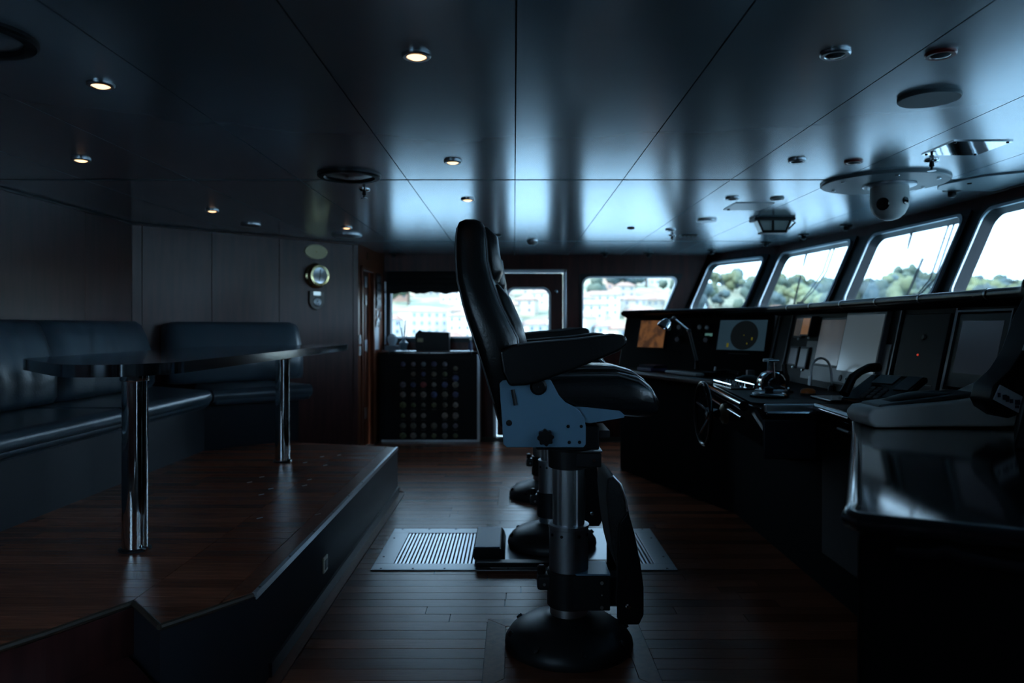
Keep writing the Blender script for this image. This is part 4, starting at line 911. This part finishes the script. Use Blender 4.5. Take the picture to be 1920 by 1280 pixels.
bm = nb(); prism(bm, [(3.20, .965), (3.51, .965), (3.51, .968), (3.20, .968)], lambda a_, z: Fm(a_, z, .010), lambda a_, z: Fm(a_, z, .013)); ob('divider', bm, 'black_metal', e)
e, s = display('framed_display', 'dark screen in a deep frame at the right end of the console', Fm, 2.80, 3.06, 1.035, 1.245, 'scr_dark', bez=.03, d=.018, low=.03)
bm = nb(); ringf(bm, [(2.755, .955), (3.105, .955), (3.105, 1.29), (2.755, 1.29)], [(2.763, .963), (3.097, .963), (3.097, 1.282), (2.763, 1.282)], lambda a_, z, c: Fm(a_, z, c), .0, .024); ob('outer_frame', bm, mat('strip', (.1, .1, .1)), e)

# ------------------------------------------------------------------ things on the far wing desk
ld = Vector((1.376, 5.62, .870))
lm = thing('reading_lamp', 'jointed grey reading lamp with chrome hood on the far wing', 'lamp', ld)
bm = nb(); lathe(bm, [(.05, 0), (.045, .02), (.018, .035), (.014, .10)], ld, 20); ob('lamp_base', bm, 'black', lm)
j1 = Vector((1.312, 5.60, 1.192)); j2 = Vector((1.195, 5.58, 1.286)); hd = Vector((1.115, 5.56, 1.235))
for off in (-.008, .008): bm = nb(); tube(bm, [ld+Vector((off, 0, .09)), j1+Vector((off, 0, 0))], .005, 6); ob('lower_arm', bm, 'satin', lm)
bm = nb(); tube(bm, [j1, j2], .008, 8); ob('upper_arm', bm, 'satin', lm)
for j in (j1, j2): bm = nb(); tube(bm, [j+Vector((0, -.015, 0)), j+Vector((0, .015, 0))], .015, 12); ob('joint', bm, 'black_metal', lm)
bm = nb(); lathe(bm, [(.018, .07), (.030, .06), (.048, .03), (.055, 0), (.050, 0), (.044, .028), (.016, .060)], hd+Vector((.0, 0, -.02)), 24, axis_to((.45, .1, .8)), cap=False); ob('lamp_hood', bm, 'chrome', lm)
bm = nb(); lathe(bm, [(.012, 0), (.022, .02), (.016, .04)], hd+Vector((.004, 0, -.005)), 16, axis_to((.45, .1, .8))); ob('bulb', bm, mat('bulb', (.4, .5, .55), .2), lm)
bm = nb(); tube(bm, [j2, hd+Vector((.025, .004, .04))], .006, 8); ob('hood_stem', bm, 'black_metal', lm)
FWA = math.atan2(4.95-6.36, 1.347-.845)
def bx_rot(c, s, rz):
    bm = nb(); T = Matrix.Translation(c) @ Matrix.Rotation(rz, 4, 'Z'); box(bm, -s[0]/2, s[0]/2, -s[1]/2, s[1]/2, 0, s[2], T); return bm
tag(ob('purple_folder', bx_rot((1.10, 5.95, .871), (.22, .15, .028), FWA), 'purple', bev=.004), 'purple-edged folder lying on the far wing desk', 'folder')
tag(ob('navy_book', bx_rot((1.105, 5.945, .900), (.19, .13, .020), FWA+.15), 'navy', bev=.003), 'dark navy book on top of the purple folder', 'book')
kb = thing('keyboard', 'grey keyboard with wrist rest along the far wing edge', 'keyboard', (1.28, 5.45, .871))
ob('wrist_rest', bx_rot((1.235, 5.43, .871), (.42, .07, .024), FWA), 'machine', kb, bev=.008)
ob('key_tray', bx_rot((1.315, 5.46, .871), (.40, .12, .030), FWA), 'black', kb, bev=.005)
rv = thing('radio_handset', 'black radio handset lying on the far wing desk', 'radio', (1.50, 5.25, .871))
bm = nb(); tube(bm, [(1.44, 5.36, .888), (1.50, 5.28, .910), (1.56, 5.16, .890)], [.020, .014, .022], 12); ob('handset', bm, 'black', rv)
bm = nb(); tube(bm, [(1.44, 5.36, .905), (1.445, 5.365, .935)], .007, 8); ob('clip', bm, 'satin', rv)
bm = nb(); box(bm, 1.57, 1.62, 5.02, 5.06, .871, .93); tag(ob('white_tag_box', bm, mat('tag_box', (.25, .24, .27), .5), bev=.004), 'small pale box standing beside the far screens', 'box')
bi_ = thing('binoculars', 'dark binoculars standing on the desk behind the throttle', 'binoculars', (1.60, 4.52, .870))
for x_ in (1.565, 1.635):
    bm = nb(); lathe(bm, [(.030, 0), (.030, .05), (.022, .07), (.016, .11), (.018, .125)], (x_, 4.52, .870), 16); ob('barrel', bm, mat('binocular', (.05, .048, .045), .4), bi_)
bm = nb(); box(bm, 1.575, 1.625, 4.505, 4.535, .92, .955); ob('bridge', bm, 'black', bi_)

# ------------------------------------------------------------------ grey radar desk unit on the near wing
rm = thing('radar_unit', 'grey desk unit with trackball rest on the near console wing', 'radar unit', (1.55, 2.75, .869))
s_ = 2.58/1400
def rp(px, py): return ((px-964)*s_, EYE-(py-613)*s_)
prof = [rp(1642, 803), rp(1630, 792), rp(1628, 778), rp(1640, 766), rp(1668, 762), rp(1790, 752), rp(1838, 744), rp(1890, 720), rp(1932, 700), rp(1932, 799)]
prof = [(x, max(z, .8705)) for x, z in prof]
bm = nb(); side(bm, prof, 2.58, 2.76); ob('housing', bm, 'machine', rm, bev=.012, seg=3)
bm = nb(); side(bm, [rp(1650, 770), rp(1655, 760), rp(1790, 742), rp(1836, 736), rp(1838, 744)], 2.60, 2.74); ob('key_deck', bm, mat('deck', (.04, .042, .045), .4), rm, bev=.006)
bm = nb(); rr = []
for k in range(9):
    t_ = k/8; x = 1.33+.26*t_; h_ = .028*math.sin(math.pi*min(1, t_*1.0))**.6 if 0 < t_ < 1 else .002; z = .951+.022*t_
    rr.append([Vector((x, 2.672+p[0], z+p[1]*.9)) for p in sellipse(.050, h_+.006, 2.4, 16)])
loft(bm, rr); ob('palm_rest', bm, 'black', rm, ang=80)
sl = [rp(1822, 718), rp(1815, 745), rp(1822, 760), rp(1848, 777), rp(1862, 772), rp(1935, 690), rp(1935, 520), rp(1898, 590), rp(1874, 655), rp(1852, 690)]
bm = nb(); side(bm, sl, 2.46, 2.575); slb = ob('display_housing', bm, 'black', rm, bev=.008, seg=3)
bm = nb(); tube(bm, [Vector((rp(1935, 528)[0], 2.465, rp(1935, 528)[1])), Vector((rp(1900, 590)[0], 2.465, rp(1900, 590)[1])), Vector((rp(1876, 655)[0], 2.465, rp(1876, 655)[1]))], .004, 6); ob('housing_edge', bm, 'satin', slb)
cp = [rp(1831, 716), rp(1880, 742), rp(1864, 766), rp(1819, 742)]
bm = nb(); side(bm, cp, 2.452, 2.459); cd_ = ob('instruction_card', bm, mat('card_blue', (.55, .60, .66), .5), slb)
for px, py, w_, h_ in ((1838, 738, 7, 9), (1843, 741, 6, 10), (1850, 745, 6, 7), (1861, 747, 9, 9), (1860, 755, 7, 5), (1828, 734, 5, 8), (1869, 754, 2, 3)):
    x, z = rp(px, py); bm = nb(); box(bm, x-w_*s_/2, x+w_*s_/2, 2.4508, 2.452, z-h_*s_/2, z+h_*s_/2, None); ob('card_mark', bm, 'navy', cd_)
x, z = rp(1868, 717)
bm = nb(); lathe(bm, [(.018, 0), (.015, .008)], (x, 2.46, z), 14, axis_to((0, -1, 0))); ob('dial_knob', bm, 'black_metal', slb)

# ------------------------------------------------------------------ ceiling fittings
def cp_(px, py): Y = (H-EYE)*1400/(613-py); return Vector(((px-964)*Y/1400, Y, H))
def downlight(px, py, lit, label, rim='satin', r=.043, grp='lit ceiling spots'):
    p = cp_(px, py); e = thing('downlight', label, 'ceiling light', p, grp)
    bm = nb(); lathe(bm, [(r, 0), (r, -.006), (r*.92, -.010), (r*.70, -.010), (r*.62, -.004), (r*.55, -.001)], p, 28, cap=False); ob('rim', bm, rim, e)
    bm = nb(); lathe(bm, [(r*.66, -.001), (r*.62, -.009), (r*.40, -.0135), (r*.001, -.0145)], p, 24, cap=False); ob('lens', bm, 'lamp' if lit else 'lamp_off', e)
lit = [(781, 102, 'largest lit ceiling spot, above the near chair'), (189, 157, 'lit ceiling spot over the near end of the settee'), (152, 298, 'lit ceiling spot above the left settee back'), (849, 302, 'lit ceiling spot just above the chair headrest row, nearer one'),
       (877, 373, 'lit ceiling spot directly over the chair headrest'), (398, 394, 'lit ceiling spot above the corner of the settee'), (650, 426, 'farthest lit ceiling spot, before the brass clock')]
for px, py, l in lit: downlight(px, py, True, l)
off = [(1566, 99, 'unlit ceiling spot nearest the viewpoint', 'satin'), (1764, 99, 'unlit red-rimmed ceiling spot nearest the viewpoint', 'red'), (1494, 300, 'unlit steel ceiling spot left of the dome camera', 'satin'), (1600, 302, 'unlit red-rimmed ceiling spot beside the dome camera', 'red'),
       (1373, 371, 'unlit steel ceiling spot above the small white hatch', 'satin'), (1457, 371, 'unlit pale ceiling spot right of the small white hatch', 'white'), (1257, 430, 'unlit ceiling spot above the far console wing', 'satin'), (1183, 427, 'small unlit ceiling spot over the far chairs', 'black_metal')]
for px, py, l, rim in off: downlight(px, py, False, l, rim, r=.043 if px != 1183 else .03, grp='unlit ceiling spots')
def speaker(p, r, label):
    e = thing('ceiling_speaker', label, 'speaker', p, 'round ceiling speakers')
    bm = nb(); lathe(bm, [(r, 0), (r, -.010), (r*.96, -.016), (r*.80, -.016), (r*.78, -.008), (r*.76, -.004)], p, 40, cap=False); ob('ring', bm, 'black_metal', e)
    bm = nb(); lathe(bm, [(r*.78, -.003), (r*.7, -.006), (r*.3, -.012), (.001, -.014)], p, 36, cap=False); ob('grille', bm, 'satin', e)
speaker(cp_(655, 328), .165, 'large round ceiling speaker beside the central seam')
speaker(Vector((-1.49, 2.04, H)), .165, 'large round ceiling speaker at the upper left corner')
def disc(px, py, r, label, m):
    p = cp_(px, py); bm = nb(); lathe(bm, [(r, 0), (r, -.010), (r*.97, -.013), (.001, -.013)], p, 40, cap=False); tag(ob('ceiling_disc', bm, m), label, 'cover', 'round ceiling covers')
disc(1742, 181, .100, 'plain round grey cover on the ceiling near the mirror hatch', mat('cover_grey', (.14, .17, .19), .5))
disc(1325, 412, .075, 'small flat round cover on the ceiling by the lantern', 'satin')
disc(470, 420, .075, 'pale round cover on the ceiling above the settee', 'satin')
disc(650, 440, .13, 'round cover on the ceiling before the inner door', 'satin')
def sprinkler(px, py, label):
    p = cp_(px, py); e = thing('sprinkler', label, 'sprinkler', p, 'ceiling sprinklers')
    bm = nb(); lathe(bm, [(.034, 0), (.034, -.004), (.026, -.010), (.010, -.012)], p, 20); ob('escutcheon', bm, 'chrome', e)
    bm = nb(); lathe(bm, [(.010, -.010), (.012, -.03), (.006, -.034), (.006, -.05)], p, 12); ob('body', bm, 'black_metal', e)
    bm = nb(); lathe(bm, [(.020, -.050), (.020, -.053)], p, 14); ob('deflector', bm, 'satin', e)
sprinkler(683, 355, 'sprinkler head beside the large ceiling speaker'); sprinkler(1747, 300, 'sprinkler head under the mirror hatch'); sprinkler(1260, 441, 'sprinkler head above the far console wing')
# dome camera
p = cp_(1652, 340); p.x = 2.03; p.y = 4.10
e = thing('dome_camera', 'grey dome camera on a large round ceiling plate', 'camera', p)
bm = nb(); lathe(bm, [(.325, 0), (.325, -.010), (.318, -.016), (.001, -.020)], p, 48, cap=False); bp_ = ob('mounting_disc', bm, mat('disc_grey', (.20, .23, .25), .4), e)
for k in range(6):
    t = k*math.pi/3+.3; bm = nb(); lathe(bm, [(.012, 0), (.009, -.004)], p+Vector((.27*math.cos(t), .27*math.sin(t), -.020)), 10); ob('screw', bm, 'satin', bp_)
q = p+Vector((.03, 0, -.02))
bm = nb(); lathe(bm, [(.135, 0), (.135, -.008), (.125, -.012), (.10, -.014)], q, 36); ob('collar', bm, 'satin', e)
bm = nb(); lathe(bm, [(.097, -.012), (.099, -.09), (.095, -.125), (.078, -.160), (.050, -.184), (.020, -.194), (.001, -.195)], q, 36, cap=False); dm = ob('dome', bm, 'machine', e, ang=60)
bm = nb(); lathe(bm, [(.020, 0), (.020, .006), (.014, .008)], q+Vector((.042, -.086, -.10)), 16, axis_to((.42, -.9, 0))); ob('lens', bm, 'black_gloss', dm)
bm = nb(); lathe(bm, [(.035, 0), (.030, .004)], q+Vector((-.068, -.066, -.115)), 16, axis_to((-.7, -.7, -.1))); ob('side_lens', bm, 'black_gloss', dm)
# hatches
e = thing('mirror_hatch', 'square mirror-steel hatch on the ceiling near the right edge', 'hatch', (2.01, 3.33, H))
bm = nb(); box(bm, 1.885, 2.140, 3.20, 3.457, H-.005, H); hp = ob('plate', bm, 'mirror', e)
for x in (1.90, 2.125):
    for y in (3.215, 3.442): bm = nb(); lathe(bm, [(.007, 0), (.005, -.004)], (x, y, H-.005), 8); ob('screw', bm, 'black', hp)
e = thing('white_hatch', 'small white access hatch on the ceiling above the centre console', 'hatch', (1.55, 4.95, H))
bm = nb(); box(bm, 1.425, 1.675, 4.80, 5.09, H-.005, H); hp = ob('plate', bm, mat('hatch_pale', (.50, .55, .58), .3, .3), e)
bm = nb(); lathe(bm, [(.010, 0), (.008, -.006)], (1.45, 5.05, H-.005), 10); ob('latch', bm, 'black', hp)
e = thing('corner_hatch', 'pale tapering access panel on the ceiling above the forward windows', 'hatch', (2.5, 4.0, H))
bm = nb(); slab(bm, rounded([(2.375, 4.16), (2.47, 3.92), (2.80, 3.70), (2.80, 4.35), (2.44, 4.32)], .05), H-.010, H); hp = ob('panel', bm, mat('hatch_grey', (.42, .46, .48), .35, .3), e, bev=.003)
bm = nb(); lathe(bm, [(.012, 0), (.010, -.006)], (2.50, 4.1, H-.010), 10); ob('latch', bm, 'black', hp)
# lantern, detector, small black spots, vents
p = Vector((1.90, 5.50, H))
e = thing('bulkhead_lantern', 'black-framed bulkhead lantern hanging under the ceiling by the forward windows', 'lantern', p)
bm = nb(); box(bm, p.x-.15, p.x+.15, p.y-.07, p.y+.07, H-.022, H); ob('top_plate', bm, 'black', e, bev=.006)
bm = nb(); side(bm, [(p.x-.12, H-.022), (p.x+.12, H-.022), (p.x+.085, H-.10), (p.x-.085, H-.10)], p.y-.05, p.y+.05); ob('glass', bm, mat('lantern_glass', (.30, .34, .30), .2), e)
bm = nb(); 
for x0_, x1_ in ((-.12, -.085), (.12, .085), (-.01, -.01)): tube(bm, [(p.x+x0_, p.y-.054, H-.02), (p.x+x1_, p.y-.054, H-.10)], .008, 6)
tube(bm, [(p.x-.09, p.y-.054, H-.10), (p.x+.09, p.y-.054, H-.10)], .008, 6); ob('cage', bm, 'black', e)
bm = nb(); box(bm, p.x-.09, p.x+.09, p.y-.055, p.y+.055, H-.112, H-.10); ob('bottom_plate', bm, 'black', e, bev=.003)
bm = nb(); tube(bm, [(p.x+.14, p.y, H-.01), (p.x+.17, p.y, H-.03), (p.x+.12, p.y, H-.08)], .007, 6); ob('handle', bm, 'black', e)
p = Vector((.167, 6.88, H)); e = thing('smoke_detector', 'grey half-dome smoke detector on the ceiling before the far door', 'detector', p)
bm = nb(); lathe(bm, [(.052, 0), (.052, -.010), (.050, -.014)], p, 24); ob('base', bm, 'satin', e)
bm = nb(); lathe(bm, [(.048, -.014), (.044, -.03), (.025, -.045), (.001, -.048)], p, 24, cap=False); ob('dome', bm, 'machine', e)
spots = [(-1.30, 8.05, 'above the blind window'), (.98, 8.05, 'above the slanted side window, left one'), (1.45, 8.05, 'above the slanted side window, right one'), (2.05, 7.75, 'before the far corner window'), (2.36, 7.0, 'before the second forward window, far one'), (2.50, 6.45, 'before the second forward window, near one'), (2.60, 5.85, 'before the post of the third forward window'), (2.66, 5.20, 'before the third forward window'), (2.55, 4.35, 'under the corner hatch')]
for x, y, w_ in spots:
    p = Vector((x, y, H)); e = thing('black_spotlight', 'small black ceiling knob light '+w_, 'spotlight', p, 'small black spots along the windows')
    bm = nb(); lathe(bm, [(.050, 0), (.048, -.010), (.030, -.014)], p, 18); ob('rose', bm, 'black', e)
    bm = nb(); lathe(bm, [(.022, -.012), (.024, -.035), (.014, -.045)], p, 14); ob('head', bm, 'black', e)
for px, py, l in ((925, 441, 'pair of small black ceiling vents behind the headrest'), (1290, 441, 'dark slot vent on the ceiling above the far wing')):
    p = cp_(px, py); e = thing('ceiling_vent', l, 'vent', p)
    bm = nb(); box(bm, p.x-.07, p.x+.07, p.y-.06, p.y+.06, H-.008, H); ob('frame', bm, 'black', e, bev=.002)
    for k in range(4): bm = nb(); box(bm, p.x-.06+.035*k, p.x-.05+.035*k, p.y-.05, p.y+.05, H-.014, H-.008); ob('slat', bm, 'black_metal', e)

# ------------------------------------------------------------------ outside: water, wooded hillside with houses
SEA = -9.0
bm = nb(); slab(bm, [(-1500, -1500), (2000, -1500), (2000, 2000), (-1500, 2000)], SEA-.5, SEA)
tag(ob('sea', bm, mat('sea_water', (.05, .10, .12), .15, bump=.3, bscale=.4)), 'calm water around the vessel', 'sea', kind='structure')
RA, RB = 260., 760.
KEY = [(-60, 150), (-12, 150), (8, 135), (12, 120), (15, 92), (17, 86), (19, 88), (22, 74), (24, 78), (26, 80), (27.5, 94), (29, 88), (31, 72), (33, 78), (36, 66), (60, 70), (110, 80)]
def sky_dy(deg):
    for (a_, p_), (b_, q_) in zip(KEY[:-1], KEY[1:]):
        if a_ <= deg <= b_: t_ = (deg-a_)/(b_-a_); return p_+(q_-p_)*t_
    return 80
def ground(deg, r):
    t_ = (r-RA)/(RB-RA); top = EYE+RB*math.cos(math.radians(min(abs(deg), 45)))*(sky_dy(deg)-12)/1400
    base = SEA+.5; s_ = t_**.80
    return base+(top-base)*s_+1.2*math.sin(deg*1.9+r*.05)*t_*(1-t_)
bm = nb(); rows_ = []
for i in range(69):
    dg = -60+170*i/68; rr_ = []
    for j in range(15):
        r = RA+(RB-RA)*j/14; rr_.append(bm.verts.new((r*math.sin(math.radians(dg)), r*math.cos(math.radians(dg)), ground(dg, r))))
    for r, z in ((RB+60, SEA+8), (RB+60, SEA-.6), (RA-4, SEA-.6)): rr_.append(bm.verts.new((r*math.sin(math.radians(dg)), r*math.cos(math.radians(dg)), z)))
    rows_.append(rr_)
for i in range(68):
    for j in range(17): bm.faces.new((rows_[i][j], rows_[i+1][j], rows_[i+1][j+1], rows_[i][j+1]))
tag(ob('hillside', bm, mat('hill_scrub', (.16, .17, .115), .9, var=.5, vscale=.06)), 'bright wooded hillside across the water', 'hill', kind='structure')
leafm = [mat('leaf_green', (.055, .085, .062), .8, var=.4, vscale=.5, objvar=.3), mat('leaf_light', (.105, .132, .068), .8, var=.4, vscale=.5, objvar=.3), mat('leaf_blue', (.042, .072, .078), .8, var=.4, vscale=.5, objvar=.3)]
M['trunk'] = mat('trunk', (.10, .07, .05), .9)
crowns = []
for k in range(6):
    bm = nb(); rr_ = random.Random(k); n_ = 8
    for b_ in range(n_):
        c_ = Vector((rr_.uniform(-.48, .48), rr_.uniform(-.48, .48), .60+rr_.uniform(-.22, .38))); s_ = rr_.uniform(.17, .32)
        v_ = bmesh.ops.create_icosphere(bm, subdivisions=2, radius=s_)['verts']
        for q_ in v_: q_.co *= 1+rr_.uniform(-.26, .26); q_.co += c_
    me = bpy.data.meshes.new('crown'); 
    for f in bm.faces: f.smooth = True
    bm.to_mesh(me); bm.free(); me.materials.append(leafm[k % 3]); crowns.append(me)
bm = nb(); lathe(bm, [(.05, -.1), (.035, .55)], seg=6); tme = bpy.data.meshes.new('trunk'); bm.to_mesh(tme); bm.free(); tme.materials.append(M['trunk'])
def tree(dg, r, size, k):
    e = thing('tree', ['rounded green tree on the hillside across the water', 'light green tree on the hillside across the water', 'blue-green pine on the hillside across the water'][k % 3], 'tree', (r*math.sin(math.radians(dg)), r*math.cos(math.radians(dg)), ground(dg, r)-.2), ['round green trees', 'light green trees', 'blue-green trees'][k % 3]+' on the hillside')
    for nm, me in (('crown', crowns[k]), ('trunk', tme)):
        o = bpy.data.objects.new(nm, me); C.objects.link(o); o.parent = e; o.scale = (size, size, size*R.uniform(.85, 1.25)) if nm == 'crown' else (size, size, size); o.rotation_euler = (0, 0, R.uniform(0, 6))
RT = random.Random(21)
wallm = ['house_white', 'house_cream', 'house_pink']
M['house_white'] = mat('house_white', (.42, .42, .41), .8); M['house_cream'] = mat('house_cream', (.34, .29, .23), .8); M['house_pink'] = mat('house_pink', (.30, .20, .165), .8)
M['rooft'] = mat('roof_tiles', (.17, .10, .075), .8, var=.2, vscale=2); M['hwin'] = mat('house_window', (.10, .12, .15), .3)
def house_proto(kind, w_, d_, h_):
    e = thing('house', ['white', 'cream', 'pink'][kind]+' house with tiled roof on the hillside across the water', 'house', (0, 0, 0), ['white', 'cream', 'pink'][kind]+' houses on the hillside')
    bm = nb(); box(bm, -w_/2, w_/2, -d_/2, d_/2, -4, h_); ob('walls', bm, wallm[kind], e)
    bm = nb(); hw = w_/2+.5; hd_ = d_/2+.5
    v_ = [bm.verts.new(p_) for p_ in ((-hw, -hd_, h_), (hw, -hd_, h_), (hw, hd_, h_), (-hw, hd_, h_), (-hw*.45, 0, h_+1.9), (hw*.45, 0, h_+1.9))]
    for f_ in ((0, 1, 5, 4), (2, 3, 4, 5), (1, 2, 5), (3, 0, 4), (3, 2, 1, 0)): bm.faces.new([v_[q_] for q_ in f_])
    ob('roof', bm, 'rooft', e)
    nw = max(2, int(w_/3.2))
    for fl in range(max(1, int(h_/3))):
        for q_ in range(nw):
            x_ = -w_/2+(q_+.5)*w_/nw; bm = nb(); box(bm, x_-.55, x_+.55, -d_/2-.06, -d_/2+.05, fl*3+.9, fl*3+2.3); ob('window', bm, 'hwin', e)
    return e
protos = [house_proto(0, 11, 8, 6), house_proto(1, 9, 8, 6), house_proto(2, 8, 7, 5.8), house_proto(0, 16, 9, 9), house_proto(1, 13, 8, 3.2)]
used = set()
spots_h = []
for i in range(150):
    dg = RT.uniform(-11, 14) if i % 5 else RT.uniform(13, 27)
    r = RA+8+(RB-RA-80)*RT.random()**1.3
    if dg > 13: r = RA+5+80*RT.random()
    if all((dg-a_)**2*30+(r-b_)**2*.02 > 14 for a_, b_ in spots_h): spots_h.append((dg, r))
for i, (dg, r) in enumerate(spots_h):
    k = i % 5; o = protos[k] if k not in used else copy_tree(protos[k]); used.add(k)
    o.location = (r*math.sin(math.radians(dg)), r*math.cos(math.radians(dg)), ground(dg, r)); o.rotation_euler = (0, 0, math.radians(-dg+RT.uniform(-35, 35)))
for i in range(270):
    dg = RT.uniform(-11.5, 13) if i < 90 else RT.uniform(12, 36)
    r = RA+20+(RB-RA-24)*RT.random()**.7
    if any(abs(dg-a_)*r/57.3 < 11 and abs(r-b_) < 12 for a_, b_ in spots_h): continue
    tree(dg, r, RT.uniform(9, 15) if dg < 13 else RT.uniform(7, 12), RT.randrange(6))
for dg in [11+.52*k for k in range(50)]: tree(dg+RT.uniform(-.2, .2), RB-RT.uniform(0, 14), RT.uniform(8, 13), RT.randrange(6))
